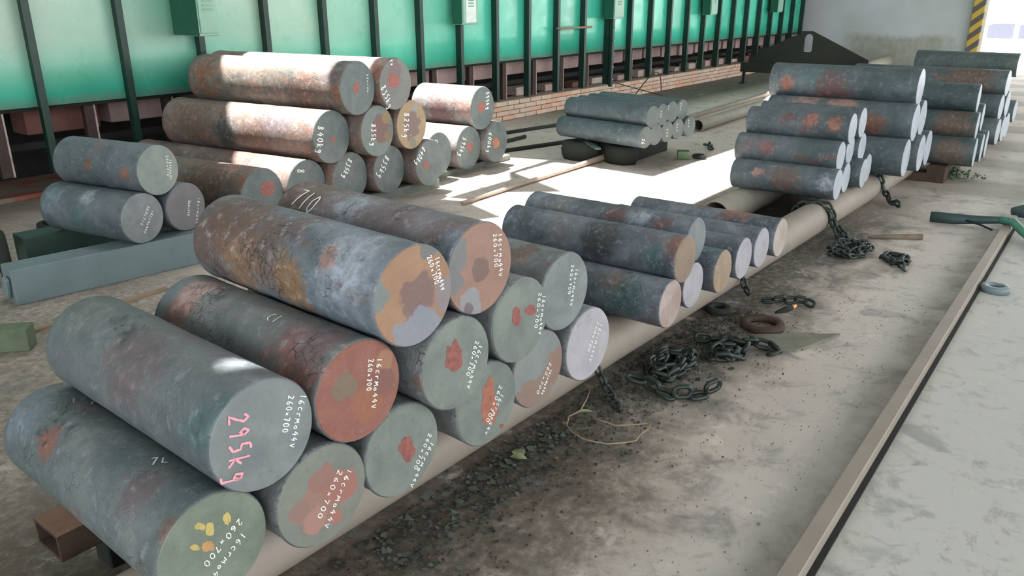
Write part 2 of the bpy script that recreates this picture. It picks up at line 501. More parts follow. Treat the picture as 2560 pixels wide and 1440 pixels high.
def stripe_mat():
    k = NT('hazard_stripes', 0.55)
    co = k.coord(world_=True)
    sp = k.n('ShaderNodeSeparateXYZ'); k.l(co, sp.inputs[0])
    s_ = k.math('ADD', k.mul(sp.outputs[2], 1.0), k.mul(sp.outputs[1], 0.85))
    fr = k.math('FRACT', k.math('DIVIDE', s_, 0.262), 0.0)
    c = k.mix(k.ramp(fr, 0.48, 0.50), srgb(196, 166, 62), srgb(92, 86, 84))
    k.base(c); return k.m
bm = bmesh.new(); box(bm, (19.6, 2.735, 3.0), (0.3, 0.22, 6.0), bevel=0.01); tag(link('trim_1', bm, stripe_mat()), kind='structure')
M_white = simple('white_painted_reveal', srgb(232, 232, 226), 0.6, var=0.04)
bm = bmesh.new(); box(bm, (19.75, 2.60, 3.0), (0.5, 0.05, 6.0)); box(bm, (19.75, -0.9, 5.6), (0.3, 7.0, 0.8)); tag(link('trim_2', bm, M_white), kind='structure')
bm = bmesh.new(); box(bm, (19.75, -6.6, 3.0), (0.3, 4.6, 6.0)); tag(link('wall_end', bm, endwall_mat()), kind='structure')
M_wallr = simple('grey_side_wall', srgb(170, 172, 168), 0.8, var=0.1)
bm = bmesh.new()
box(bm, (-9.3, -0.5, 0.5), (0.3, 16.0, 1.0)); box(bm, (-9.3, -0.5, 5.5), (0.3, 16.0, 1.0))
for y in (-8, -4, 0, 4, 7): box(bm, (-9.3, y, 3), (0.3, 0.5, 4.0))
tag(link('wall_rear', bm, M_wallr), kind='structure')
bm = bmesh.new()
box(bm, (6.5, 8.0, 3.0), (31.0, 0.25, 6.0))
tag(link('wall_outer', bm, M_wallr), kind='structure')
bm = bmesh.new()
for x in (-9, -3, 3, 9, 15, 21.5): box(bm, (x, -8.6, 3), (0.4, 0.4, 6.0))
box(bm, (6.5, -8.6, 0.45), (31, 0.25, 0.9)); box(bm, (6.5, -8.6, 5.6), (31, 0.25, 0.8))
tag(link('wall_right', bm, M_wallr), kind='structure')

TAB={'front': [('F1', 0.753, 1.366, 0.33, 0.13, 0.796, -2.778), ('F2', 0.886, 1.337, 0.553, 0.13, 0.788, -2.778), ('F3', 1.15, 1.321, 0.555, 0.13, 0.735, -2.778), ('F4', 1.314, 1.285, 0.756, 0.13, 0.801, -3.28), ('F5', 1.584, 1.298, 0.751, 0.13, 0.773, -3.46), ('F6', 1.02, 1.327, 0.33, 0.13, 0.779, -2.778), ('F7', 1.28, 1.319, 0.33, 0.13, 0.779, -2.778), ('F8', 1.443, 1.268, 0.531, 0.13, 0.779, -2.778), ('F9', 1.61, 1.3, 0.33, 0.13, 0.779, -2.778), ('F10', 1.748, 1.282, 0.55, 0.13, 0.779, -2.778), ('F11', 1.889, 1.316, 0.33, 0.13, 0.779, -2.778), ('F12', 2.019, 1.307, 0.555, 0.13, 0.779, -2.778), ('F13', 2.148, 1.29, 0.33, 0.13, 0.779, -2.778)], 'left': [('A1', 2.294, 4.14, 0.558, 0.138, 0.682, 10.325), ('A2', 2.153, 4.117, 0.322, 0.138, 0.662, 10.325), ('A3', 2.436, 4.153, 0.322, 0.138, 0.675, 10.325)], 'back': [('B1', 3.793, 4.15, 0.869, 0.179, 1.489, 6.463), ('B2', 4.154, 4.15, 0.869, 0.179, 1.977, 6.463), ('B3', 3.604, 4.229, 0.559, 0.179, 1.52, 6.463), ('B4', 3.972, 4.169, 0.559, 0.179, 1.656, 6.463), ('B5', 4.331, 4.181, 0.559, 0.179, 1.656, 6.463), ('B6', 3.78, 4.267, 0.248, 0.179, 1.656, 6.463), ('B7', 4.143, 4.247, 0.248, 0.179, 1.656, 6.463), ('B8', 4.512, 4.182, 0.248, 0.179, 1.656, 6.463), ('B13', 3.055, 4.296, 0.248, 0.179, 1.656, 6.463), ('B14', 3.416, 4.297, 0.248, 0.179, 1.656, 6.463)], 'backright': [('B9', 4.879, 4.423, 0.23, 0.183, 0.64, 5.37), ('B10', 5.276, 4.428, 0.23, 0.183, 0.64, 5.37), ('B11', 5.653, 4.42, 0.23, 0.183, 0.64, 5.37), ('B12', 5.465, 4.421, 0.546, 0.183, 0.635, 5.37)], 'bars': [('H1', 2.865, 1.282, 0.449, 0.099, 0.854, -0.06), ('H2', 2.735, 1.272, 0.299, 0.099, 0.829, -0.06), ('H3', 3.116, 1.351, 0.457, 0.099, 0.848, -0.06), ('H4', 2.995, 1.295, 0.299, 0.099, 0.829, -0.06), ('H5', 3.237, 1.267, 0.299, 0.099, 0.829, -0.06), ('H6', 3.476, 1.265, 0.299, 0.099, 0.829, -0.06), ('H7', 3.693, 1.261, 0.299, 0.099, 0.797, -0.06), ('H8', 3.919, 1.248, 0.299, 0.099, 0.816, -0.06)], 'bundle': [('I1', 6.439, 3.285, 0.457, 0.097, 0.962, -8.7), ('I2', 6.342, 3.294, 0.288, 0.097, 0.982, -8.7), ('I3', 6.645, 3.297, 0.453, 0.097, 0.972, -8.7), ('I4', 6.855, 3.305, 0.453, 0.097, 0.972, -8.7), ('I5', 7.065, 3.304, 0.453, 0.097, 0.972, -8.7), ('I6', 6.54, 3.298, 0.288, 0.097, 0.972, -8.7), ('I7', 6.749, 3.291, 0.288, 0.097, 0.972, -8.7), ('I8', 6.957, 3.283, 0.288, 0.097, 0.972, -8.7), ('I9', 7.164, 3.262, 0.288, 0.097, 0.972, -8.7)], 'tierC': [('C1', 5.569, 1.386, 0.63, 0.101, 0.683, 1.013), ('C1b', 5.799, 1.384, 0.643, 0.101, 0.685, 1.013), ('C2', 5.459, 1.407, 0.46, 0.101, 0.682, 1.013), ('C2b', 5.694, 1.414, 0.471, 0.101, 0.685, 1.013), ('C2c', 5.889, 1.387, 0.462, 0.101, 0.685, 1.013), ('C3', 5.335, 1.37, 0.301, 0.101, 0.685, 1.013), ('C3b', 5.584, 1.388, 0.301, 0.101, 0.685, 1.013), ('C3c', 5.805, 1.332, 0.301, 0.101, 0.685, 1.013)], 'tierD': [('D1', 6.642, 1.218, 0.814, 0.137, 1.083, 1.2), ('D2', 6.504, 1.188, 0.576, 0.137, 1.069, 1.2), ('D2b', 6.78, 1.195, 0.576, 0.137, 1.074, 1.2), ('D3', 6.366, 1.187, 0.338, 0.137, 1.074, 1.2), ('D3b', 6.643, 1.142, 0.338, 0.137, 1.074, 1.2), ('D3c', 6.919, 1.147, 0.338, 0.137, 1.074, 1.2)], 'tierE': [('E1', 7.655, 0.955, 0.659, 0.116, 0.9, 2.618), ('E2', 7.562, 0.916, 0.446, 0.116, 0.9, 2.618), ('E3', 7.43, 0.882, 0.255, 0.116, 0.9, 2.618), ('E2b', 7.816, 0.921, 0.489, 0.116, 0.9, 2.618), ('E3b', 7.698, 0.87, 0.255, 0.116, 0.9, 2.618)], 'tierF': [('G1', 8.921, 0.898, 0.684, 0.12, 1.383, -2.35), ('G2', 8.809, 0.904, 0.471, 0.12, 1.372, -2.35), ('G3', 8.682, 0.878, 0.266, 0.12, 1.372, -2.35), ('G2b', 9.056, 0.883, 0.485, 0.12, 1.372, -2.35), ('G3b', 8.934, 0.865, 0.266, 0.12, 1.372, -2.35)]}
TEXT=[('F1', '16CrMo44V', 0.0724, -0.0018, -0.0381, -0.0858), ('F1', '260x700', 0.0694, 0.0366, -0.0309, -0.0297), ('F2', '16CrMo44V', 0.1095, 0.058, 0.0639, -0.0619), ('F2', '260x700', 0.0777, 0.0677, 0.0501, -0.0169), ('F2', 'P295kg', -0.0505, 0.0802, -0.0723, -0.083), ('F3', '16CrMo44V', 0.0663, 0.066, 0.0358, -0.063), ('F3', '260x700', 0.0391, 0.0726, 0.0249, -0.0095), ('F4', '16CrMo44V', 0.0769, 0.0827, 0.0951, -0.0108), ('F4', '260x700', 0.0501, 0.0933, 0.0763, 0.0115), ('F5', '16CrMo44V', 0.0796, 0.0845, 0.08, -0.0442), ('F5', '260x700', 0.0566, 0.0895, 0.0619, -0.0125), ('F6', '16CrMo44V', 0.0832, 0.036, -0.0042, -0.0913), ('F6', '260x700', 0.0548, 0.0467, -0.0215, -0.0531), ('F7', '16CrMo44V', 0.1065, -0.0213, 0.0171, -0.1235), ('F7', '260x700', 0.099, 0.0092, 0.036, -0.077), ('F8', '16CrMo44V', 0.0939, 0.0242, 0.0377, -0.0891), ('F8', '260x700', 0.0798, 0.042, 0.0373, -0.0505), ('F9', '16CrMo44V', 0.0644, 0.0098, -0.0144, -0.0962), ('F9', '260x700', 0.0592, 0.0395, -0.0067, -0.0597), ('F10', '16CrMo44V', 0.1077, 0.051, 0.0882, -0.0745), ('F10', '260x700', 0.0879, 0.0668, 0.0682, -0.0482), ('F11', '16CrMo44V', 0.0657, -0.0244, 0.0161, -0.0989), ('F11', '260x700', 0.0629, 0.0024, -0.0093, -0.0858), ('F12', '16CrMo44V', 0.0609, 0.0654, 0.0329, -0.0605), ('F12', '260x700', 0.038, 0.0848, 0.0201, -0.0166), ('F13', '16CrMo44V', 0.074, 0.0553, 0.0081, -0.0696), ('F13', '260x700', 0.0534, 0.0692, -0.0038, -0.0277), ('A1', '16CrMo4V', 0.0905, 0.0475, 0.0722, -0.0679), ('A1', '260x710', 0.0706, 0.073, 0.0594, -0.0474), ('A2', '16CrMo44V', 0.0722, 0.0268, -0.0067, -0.0847), ('A2', '260x710', 0.0517, 0.0584, -0.0184, -0.0368), ('A3', '16CrMo4V', 0.0991, 0.0378, 0.0515, -0.1157), ('A3', '260x710', 0.025, 0.035, 0.0035, -0.0541), ('B1', '35CrMo', 0.1044, 0.091, 0.1, -0.0417), ('B2', '835kg', -0.15, 0.0017, -0.0709, -0.1569), ('B3', '840kg', -0.0981, 0.0891, -0.1278, -0.0973), ('B4', '835kg', -0.0417, 0.0598, -0.0612, -0.1022), ('B5', '825kg', -0.0603, 0.1, -0.0796, -0.0921), ('B6', '835kg', 0.007, 0.131, -0.0773, 0.0042), ('B7', '835kg', -0.0161, 0.1053, -0.1261, -0.0469), ('B8', '840kg', -0.0646, 0.1262, -0.1786, 0.005), ('B12', '595kg', 0.0697, 0.1367, 0.0789, -0.0245), ('B10', '595kg', -0.0604, 0.1018, -0.1382, -0.0633), ('B11', '600kg', -0.0957, 0.0969, -0.1446, -0.0793), ('B9', '5', -0.0387, 0.1413, -0.0415, 0.093), ('B14', '8', -0.0426, 0.1297, -0.0479, 0.0875), ('B2', 'T+', -0.0476, 0.1719, -0.0382, 0.1255), ('I4', '260', -0.0641, 0.0704, -0.0749, -0.0005), ('I5', '260', -0.0235, 0.0682, -0.0341, -0.0045), ('I3', '260', -0.0212, 0.0423, -0.0259, -0.0281), ('I9', '260', -0.0215, 0.0738, -0.0237, -0.0125), ('I8', '260', -0.0175, 0.0582, -0.0203, -0.0267), ('I2', '26', -0.0347, -0.001, -0.041, -0.0597), ('I7', '260', -0.0, 0.0329, -0.0025, -0.058)]
BLOB=[('B1', -0.0147, 0.0086, 0.0404, -0.0036, -0.0053, -0.0521, 'r'), ('B2', -0.029, 0.0214, 0.0767, -0.0063, -0.0046, -0.0546, 'r'), ('B3', 0.0051, -0.018, 0.0311, -0.0045, -0.003, -0.0266, 'r'), ('B12', -0.0212, 0.007, 0.0689, -0.0075, -0.0016, -0.061, 'r'), ('B10', 0.0024, 0.0074, 0.0609, -0.0091, -0.0017, -0.048, 'r'), ('B11', -0.0056, -0.0112, 0.0668, -0.0098, -0.001, -0.0645, 'o'), ('B8', -0.048, -0.0143, 0.0515, -0.0089, -0.0024, -0.0368, 'r'), ('B13', 0.0412, 0.0384, 0.0638, -0.0126, -0.0093, -0.0666, 'r'), ('A1', 0.01, 0.0217, 0.0233, -0.0042, -0.0055, -0.0299, 'r'), ('F6', -0.0207, -0.001, 0.0584, -0.0312, -0.0069, -0.0656, 's'), ('F7', 0.0146, -0.0007, 0.0309, -0.0145, -0.0024, -0.0376, 'r'), ('F8', -0.0114, 0.0226, 0.0349, -0.0125, -0.0018, -0.0481, 'r'), ('F9', 0.0067, -0.0061, 0.0392, -0.0163, -0.0014, -0.0816, 'o'), ('F10', -0.021, 0.0211, 0.0221, -0.0069, 0.0, -0.0352, 'r'), ('F10', 0.0443, 0.0199, 0.027, -0.0082, 0.0002, -0.0179, 'r'), ('F1', -0.0256, 0.0699, 0.0109, -0.0063, -0.0014, -0.0092, 'y'), ('F1', 0.0367, 0.0549, 0.0108, -0.006, -0.0021, -0.0153, 'y'), ('F1', -0.0054, 0.0513, 0.0104, -0.006, -0.0021, -0.015, 'y'), ('F1', -0.0427, 0.0277, 0.0109, -0.0065, -0.0011, -0.0075, 'y'), ('F1', -0.0153, 0.0143, 0.0173, -0.0103, -0.0019, -0.0132, 't'), ('F9', 0.0634, -0.1012, 0.013, -0.0057, -0.0001, -0.0095, 'r')]
BODY={'F1': [(-0.096, 0.569, 0.087, 0.035, 'red'), (-0.068, 0.162, 0.111, 0.06, 'mauve'), (-0.089, -0.007, 0.095, 0.035, 'brown'), (0.039, 0.57, 0.124, 0.05, 'mauve'), (-0.086, 0.731, 0.097, 0.07, 'blue')], 'F2': [(-0.086, 0.376, 0.097, 0.11, 'mauve'), (-0.067, 0.685, 0.111, 0.07, 'grey'), (0.087, 0.138, 0.1, 0.05, 'pale'), (-0.121, 0.035, 0.049, 0.07, 'teal')], 'F3': [(-0.098, 0.634, 0.085, 0.045, 'redb'), (-0.031, 0.627, 0.126, 0.05, 'pink'), (-0.079, 0.094, 0.103, 0.075, 'redb'), (-0.036, 0.072, 0.125, 0.06, 'mauve'), (-0.049, -0.003, 0.12, 0.03, 'grey'), (-0.072, 0.753, 0.109, 0.04, 'blue')], 'F4': [(-0.129, 0.571, 0.017, 0.085, 'orange'), (-0.129, 0.346, -0.018, 0.06, 'orange'), (-0.067, 0.477, 0.112, 0.11, 'brown'), (-0.05, 0.677, 0.12, 0.09, 'brown'), (-0.087, 0.133, 0.096, 0.07, 'pale'), (0.037, 0.475, 0.125, 0.05, 'blue'), (-0.098, 0.198, 0.086, 0.025, 'pinkb')], 'F5': [(-0.055, 0.693, 0.118, 0.11, 'brown'), (-0.071, 0.45, 0.109, 0.05, 'pale'), (-0.051, 0.288, 0.12, 0.08, 'mauve'), (-0.108, 0.056, 0.073, 0.04, 'brown'), (-0.042, 0.06, 0.123, 0.05, 'mauve'), (-0.103, 0.016, 0.08, 0.04, 'blue')], 'F12': [(-0.067, 0.121, 0.112, 0.035, 'pinkb'), (-0.027, 0.129, 0.127, 0.05, 'brown')], 'H1': [(-0.099, 0.087, 0.007, 0.05, 'teal'), (-0.059, -0.001, 0.079, 0.055, 'rust'), (-0.08, 0.822, 0.058, 0.05, 'blue'), (-0.081, 0.551, 0.057, 0.08, 'grey'), (-0.09, 0.344, 0.042, 0.08, 'dark')], 'H2': [(-0.071, 0.208, 0.069, 0.05, 'rust'), (-0.073, -0.048, 0.067, 0.04, 'brown'), (-0.095, 0.156, 0.028, 0.1, 'teal')], 'H3': [(-0.065, 0.36, 0.075, 0.045, 'maroon'), (-0.065, 0.24, 0.075, 0.04, 'pale'), (-0.072, 0.129, 0.068, 0.04, 'maroon'), (-0.064, 0.661, 0.076, 0.08, 'grey')], 'H5': [(-0.0, 0.057, 0.099, 0.05, 'teal')], 'H8': [(0.027, 0.233, 0.102, 0.09, 'orangeb'), (0.027, 0.433, 0.104, 0.05, 'brown')], 'H7': [(0.028, 0.451, 0.102, 0.06, 'mauve')], 'B1': [(-0.167, 1.333, 0.064, 0.09, 'rust'), (-0.109, 0.292, 0.142, 0.12, 'pinkb'), (-0.175, 0.324, -0.038, 0.16, 'brown'), (-0.156, 0.112, 0.088, 0.07, 'mauve'), (0.016, 0.047, 0.181, 0.07, 'grey'), (-0.179, 0.031, -0.009, 0.06, 'rust')], 'B3': [(-0.161, 1.19, 0.078, 0.15, 'brown'), (-0.146, 0.393, 0.104, 0.14, 'mauve'), (-0.175, 0.538, -0.039, 0.15, 'brown'), (-0.098, 0.032, 0.15, 0.08, 'grey'), (-0.179, 0.848, -0.008, 0.1, 'dark')], 'B2': [(-0.116, 0.215, 0.136, 0.2, 'pinkb'), (-0.153, 0.026, 0.092, 0.06, 'rust')], 'B13': [(-0.113, 0.353, 0.139, 0.18, 'brown'), (-0.054, 0.192, 0.171, 0.08, 'pinkb'), (-0.127, 0.009, 0.126, 0.05, 'rust')], 'B14': [(-0.058, 0.17, 0.169, 0.12, 'pinkb'), (-0.09, 0.522, 0.155, 0.2, 'brown')], 'B12': [(-0.175, 0.328, -0.052, 0.14, 'maroon'), (-0.176, 0.072, 0.049, 0.1, 'pinkb'), (-0.072, 0.483, 0.168, 0.1, 'pale')], 'C1': [(-0.086, 0.243, 0.052, 0.05, 'orangeb'), (-0.093, 0.098, 0.039, 0.05, 'orangeb'), (-0.081, 0.404, 0.06, 0.04, 'maroon')], 'C2': [(-0.094, 0.468, 0.037, 0.05, 'redb'), (-0.094, 0.593, 0.038, 0.05, 'mauve')], 'C3': [(-0.093, 0.497, 0.039, 0.03, 'pinkb'), (-0.101, 0.316, 0.009, 0.09, 'brown'), (-0.1, 0.06, 0.015, 0.05, 'pale')], 'D1': [(-0.125, 0.592, -0.056, 0.15, 'maroon'), (-0.137, 0.948, 0.0, 0.05, 'orangeb'), (-0.125, 0.757, 0.055, 0.08, 'teal')], 'D2': [(-0.021, 0.785, 0.135, 0.1, 'pinkb'), (-0.089, 0.494, 0.104, 0.1, 'pinkb'), (-0.136, 0.267, -0.014, 0.08, 'rust')], 'E2': [(-0.114, 0.174, 0.021, 0.14, 'brown')], 'E3': [(-0.115, 0.178, -0.011, 0.12, 'brown')], 'G1': [(-0.106, 0.325, 0.057, 0.2, 'brown')], 'A1': [(-0.138, 0.098, -0.004, 0.035, 'orangeb'), (-0.136, 0.381, 0.025, 0.03, 'rust'), (-0.058, 0.358, 0.125, 0.06, 'mauve')], 'A2': [(-0.084, 0.298, 0.109, 0.05, 'pale'), (-0.121, 0.559, 0.067, 0.08, 'blue'), (-0.132, 0.341, -0.041, 0.1, 'teal')], 'I2': [(-0.058, -0.063, 0.078, 0.03, 'rust')]}
MARKS=([(-0.072, 0.709, 0.108), (-0.088, 0.581, 0.096)], [(-0.01, 0.217, 0.13), (0.029, 0.191, 0.127)], [(-0.033, 0.302, 0.126), (-0.028, 0.25, 0.127)], [(-0.02, 0.561, 0.128), (-0.04, 0.482, 0.124), (-0.021, 0.531, 0.128), (0.005, 0.628, 0.13), (-0.057, 0.578, 0.117)])
# ------------------------------------------------------------------ handwriting
G = {
 '0': [[(.3,0),(.08,.2),(.05,.6),(.25,.95),(.45,.8),(.5,.35),(.3,0)]],
 '1': [[(.3,1),(.27,0)]],
 '2': [[(.08,.8),(.3,1),(.5,.78),(.35,.45),(.08,.05),(.55,.08)]],
 '3': [[(.1,.92),(.42,.95),(.3,.6),(.5,.4),(.38,.05),(.08,.08)]],
 '4': [[(.35,1),(.05,.42),(.55,.45)],[(.42,.72),(.38,0)]],
 '5': [[(.5,1),(.18,.95),(.12,.58),(.42,.52),(.45,.18),(.1,.02)]],
 '6': [[(.42,1),(.12,.55),(.08,.2),(.3,0),(.5,.2),(.38,.45),(.12,.36)]],
 '7': [[(.06,.92),(.5,.98),(.25,0)]],
 '8': [[(.45,.85),(.25,1),(.12,.78),(.42,.4),(.38,.05),(.12,.1),(.14,.4),(.45,.85)]],
 '9': [[(.45,.75),(.25,.98),(.08,.75),(.25,.52),(.45,.75),(.35,0)]],
 'C': [[(.5,.6),(.3,.7),(.1,.4),(.2,.05),(.5,.1)]],
 'r': [[(.12,.6),(.14,0)],[(.14,.4),(.35,.62),(.5,.55)]],
 'M': [[(.02,0),(.12,.75),(.3,.25),(.48,.78),(.6,0)]],
 'o': [[(.3,0),(.1,.2),(.18,.5),(.4,.5),(.48,.2),(.3,0)]],
 'V': [[(.05,.8),(.25,0),(.5,.85)]],
 'k': [[(.12,1),(.1,0)],[(.45,.6),(.12,.3),(.5,0)]],
 'g': [[(.45,.5),(.2,.6),(.1,.3),(.35,.2),(.45,.5),(.4,-.3),(.1,-.35)]],
 'x': [[(.1,.5),(.45,.1)],[(.45,.5),(.1,.1)]],
 'T': [[(.0,.9),(.6,.95)],[(.3,.9),(.28,.1)]],
 '+': [[(.3,.8),(.3,.2)],[(.05,.5),(.55,.5)]],
 '(': [[(.5,1),(.2,.7),(.2,.3),(.5,0)]],
 'L': [[(.1,.9),(.12,.1),(.5,.05)]],
}
M_chalk = simple('white_paint_marker', srgb(232, 236, 232), 0.7, var=0.05)
M_pinkchalk = simple('pink_chalk', srgb(236, 160, 172), 0.8, var=0.12)
M_paint = {'r': simple('red_paint_dab', srgb(134, 82, 76), 0.65, var=0.3, scale=60), 'o': simple('orange_red_paint', srgb(152, 98, 80), 0.6, var=0.25, scale=40),
           'y': simple('yellow_paint_dab', srgb(184, 168, 104), 0.6, var=0.15, scale=40), 't': simple('orange_tan_paint', srgb(176, 136, 94), 0.6, var=0.15, scale=40),
           's': simple('rubbed_red_primer', srgb(158, 110, 98), 0.7, var=0.3, scale=40)}
rw = random.Random(11)

def ribbon(bm, pts, w, fn):
    """flat stroke; fn maps (u, v) in the writing plane to 3D"""
    P = []
    for i in range(len(pts) - 1):
        a, b = pts[i], pts[i + 1]
        for s in range(3): P.append((a[0] + (b[0] - a[0]) * s / 3, a[1] + (b[1] - a[1]) * s / 3))
    P.append(pts[-1])
    row = []
    for i, p in enumerate(P):
        a = P[max(0, i - 1)]; b = P[min(len(P) - 1, i + 1)]
        dx, dy = b[0] - a[0], b[1] - a[1]
        L = math.hypot(dx, dy) or 1
        ww = w * (0.75 + 0.5 * rw.random())
        row.append((bm.verts.new(fn(p[0] - dy / L * ww, p[1] + dx / L * ww)), bm.verts.new(fn(p[0] + dy / L * ww, p[1] - dx / L * ww))))
    for (a, b), (c, d) in zip(row, row[1:]):
        f = bm.faces.new((a, b, d, c))

def write(bm, text, p0, p1, fn, hmax=None, w=None):
    d = Vector(p1) - Vector(p0)
    L = d.length
    d.normalize()
    up_ = Vector((-d.y, d.x))
    n = len(text)
    adv = L / max(n, 1) if n > 1 else L
    h = min(adv * 1.55, hmax or 9)
    w = w or h * 0.065
    for i, ch in enumerate(text):
        jx, jy, js = rw.uniform(-.05, .05), rw.uniform(-.06, .06), rw.uniform(.9, 1.08)
        for st in G.get(ch, []):
            pts = []
            for (u, v) in st:
                u2_ = (i + 0.1 + jx + (u / 0.6) * 0.72 + 0.08 * v) * adv
                v2_ = (v - 0.5 + jy) * h * js
                q = Vector(p0) + d * u2_ + up_ * v2_
                pts.append((q.x, q.y))
            ribbon(bm, pts, w, fn)

# ------------------------------------------------------------------ round steel billets
def body_bm(R, L, seg, ny, rough, seed):
    bm = bmesh.new()
    ys = [-L / 2, -L / 2 + 0.004] + [-L / 2 + 0.004 + (L - 0.008) * i / ny for i in range(1, ny + 1)] + [L / 2]
    rings = []
    for j, y in enumerate(ys):
        ring = []
        for k_ in range(seg):
            a = 2 * PI * k_ / seg
            rr = R - (0.003 if j in (0, len(ys) - 1) else 0)
            if rough and 1 < j < len(ys) - 2:
                v = noise.noise((math.cos(a) * 2.6 + seed, y * 9, math.sin(a) * 2.6)) + 0.6 * noise.noise((math.cos(a) * 8 + seed, y * 26, math.sin(a) * 8))
                rr -= rough * (0.5 + 0.5 * v) if v > -1 else 0
            ring.append(bm.verts.new((rr * math.sin(a), y, R + rr * math.cos(a))))
        rings.append(ring)
    for A, B in zip(rings, rings[1:]):
        for k_ in range(seg): bm.faces.new((A[k_], A[(k_ + 1) % seg], B[(k_ + 1) % seg], B[k_]))
    bm.faces.new(rings[-1]); bm.faces.new(rings[0][::-1])
    bmesh.ops.recalc_face_normals(bm, faces=bm.faces)
    return bm

FM = dict(
 greygreen=face_mat('cut_face_grey_green', (104, 112, 108), (122, 130, 124)),
 grey=face_mat('cut_face_grey', (108, 114, 116), (126, 132, 134)),
 dark=face_mat('cut_face_slate', (76, 88, 90), (92, 104, 104)),
 silver=face_mat('cut_face_silver', (150, 148, 154), (168, 166, 172)),
 brown=face_mat('cut_face_brown', (124, 108, 96), (142, 124, 108)),
 white=face_mat('cut_face_bright', (166, 174, 184), (186, 192, 200), rough=0.4),
)
RED_FACE = face_mat('cut_face_red_rust', (126, 82, 72), (142, 98, 86), [(-0.045, 0.03, .035, (116, 104, 92)), (.02, -.04, .05, (142, 96, 76)), (.075, .0, .04, (122, 88, 82)), (.085, .055, .03, (150, 112, 88))])
F4_FACE = face_mat('cut_face_tan_rust', (144, 112, 90), (154, 122, 98), [(-.0, -.115, .085, (128, 134, 146)), (.11, -.02, .05, (130, 122, 126)), (-.115, .03, .04, (112, 122, 122)), (.005, .0, .055, (116, 94, 92)), (.02, -.06, .035, (128, 132, 142)), (.05, .11, .03, (104, 108, 108))])
F5_FACE = face_mat('cut_face_brown_rust', (140, 110, 98), (150, 120, 106), [(-.045, -.09, .048, (136, 138, 142)), (-.05, -.1, .02, (104, 96, 100)), (-.10, .06, .05, (112, 116, 118)), (-.11, -.01, .04, (112, 116, 118)), (.0, .0, .035, (112, 92, 88))])
F11_FACE = face_mat('cut_face_half_rust', (118, 124, 124), (128, 134, 134), [(.0, -.09, .075, (132, 112, 100)), (.09, -.02, .06, (134, 108, 96)), (-.07, -.07, .05, (132, 112, 102))])
B4_FACE = face_mat('cut_face_maroon_centre', (86, 100, 100), (98, 112, 110), [(.03, .01, .1, (96, 66, 68)), (.1, .08, .045, (120, 100, 62)), (.11, -.05, .045, (106, 90, 70))])
B5_FACE = face_mat('cut_face_ochre_rim', (132, 114, 88), (142, 124, 98), [(.0, .0, .1, (98, 82, 82)), (.05, .12, .035, (118, 126, 138)), (-.0, -.13, .04, (104, 106, 96))])
B2_FACE = face_mat('cut_face_grey_brown', (92, 96, 94), (106, 110, 108), [(.0, .1, .07, (104, 86, 86))])
F6_FACE = face_mat('cut_face_rubbed_red', (112, 116, 110), (124, 128, 120), [(-.02, -.02, .06, (146, 112, 102)), (.055, .0, .05, (152, 104, 94)), (-.03, -.05, .035, (158, 122, 112)), (.0, .045, .035, (140, 104, 96)), (.03, -.075, .02, (154, 106, 96)), (-.07, .0, .03, (136, 110, 102))])
FACEOF = dict(F6=F6_FACE, F3=RED_FACE, F4=F4_FACE, F5=F5_FACE, F11=F11_FACE, F1=face_mat('cut_face_green_tint', (106, 116, 106), (120, 130, 118)), F2=FM['grey'], F12=FM['grey'], F13=FM['silver'], B4=B4_FACE, B5=B5_FACE, B2=B2_FACE,
              H1=FM['brown'], H2=face_mat('cut_face_silver_brown', (150, 132, 124), (172, 160, 158)), H3=FM['grey'], H4=FM['silver'], H5=face_mat('cut_face_tan', (138, 120, 100), (158, 142, 124)), H6=FM['silver'], H7=FM['silver'], H8=face_mat('cut_face_pale_tan', (158, 146, 134), (176, 170, 166)),
              A1=face_mat('cut_face_dusty', (112, 124, 122), (134, 140, 134)), A2=FM['grey'], A3=face_mat('cut_face_mauve', (96, 98, 100), (110, 106, 110)))
STYLE = dict(
 front=dict(base=(98, 104, 106), light=(128, 132, 134), rust_amt=.15, dark_amt=.6),
 left=dict(base=(76, 88, 92), light=(104, 112, 118), rust_amt=.1, dark_amt=.25),
 back=dict(base=(92, 86, 82), light=(132, 116, 110), rust=(116, 86, 72), rust_amt=.75, dark_amt=.7),
 backright=dict(base=(112, 106, 104), light=(140, 134, 132), rust_amt=.4, dark_amt=.5),
 bars=dict(base=(70, 78, 84), light=(122, 130, 142), rust_amt=.35, dark_amt=.7, scale=1.3),
 bundle=dict(base=(62, 76, 80), light=(84, 98, 106), rust_amt=.0, dark_amt=.15),
 tierC=dict(base=(66, 80, 84), light=(96, 106, 112), rust=(104, 76, 70), rust_amt=.3, dark_amt=.25),
 tierD=dict(base=(62, 78, 80), light=(92, 104, 110), rust=(100, 76, 68), rust_amt=.3, dark_amt=.25),
 tierE=dict(base=(52, 70, 70), light=(82, 98, 102), rust_amt=.2, dark_amt=.2),
 tierF=dict(base=(66, 82, 84), light=(92, 104, 104), rust_amt=.2, dark_amt=.2))
OVER = dict(F2=dict(base=(94, 104, 108), light=(112, 116, 120), rust_amt=0, dark_amt=.15, rough=.42),
            F1=dict(base=(88, 102, 104), light=(118, 124, 126), rust_amt=.1, dark_amt=.5, scale=1.2),
            F4=dict(base=(88, 100, 108), light=(134, 144, 158), rust_amt=.25, dark_amt=.75), F5=dict(base=(112, 104, 106), light=(132, 128, 136), rust_amt=.3),
            B1=dict(base=(74, 78, 74), light=(128, 114, 104), rust=(118, 84, 66), rust_amt=.6, dark_amt=.8))
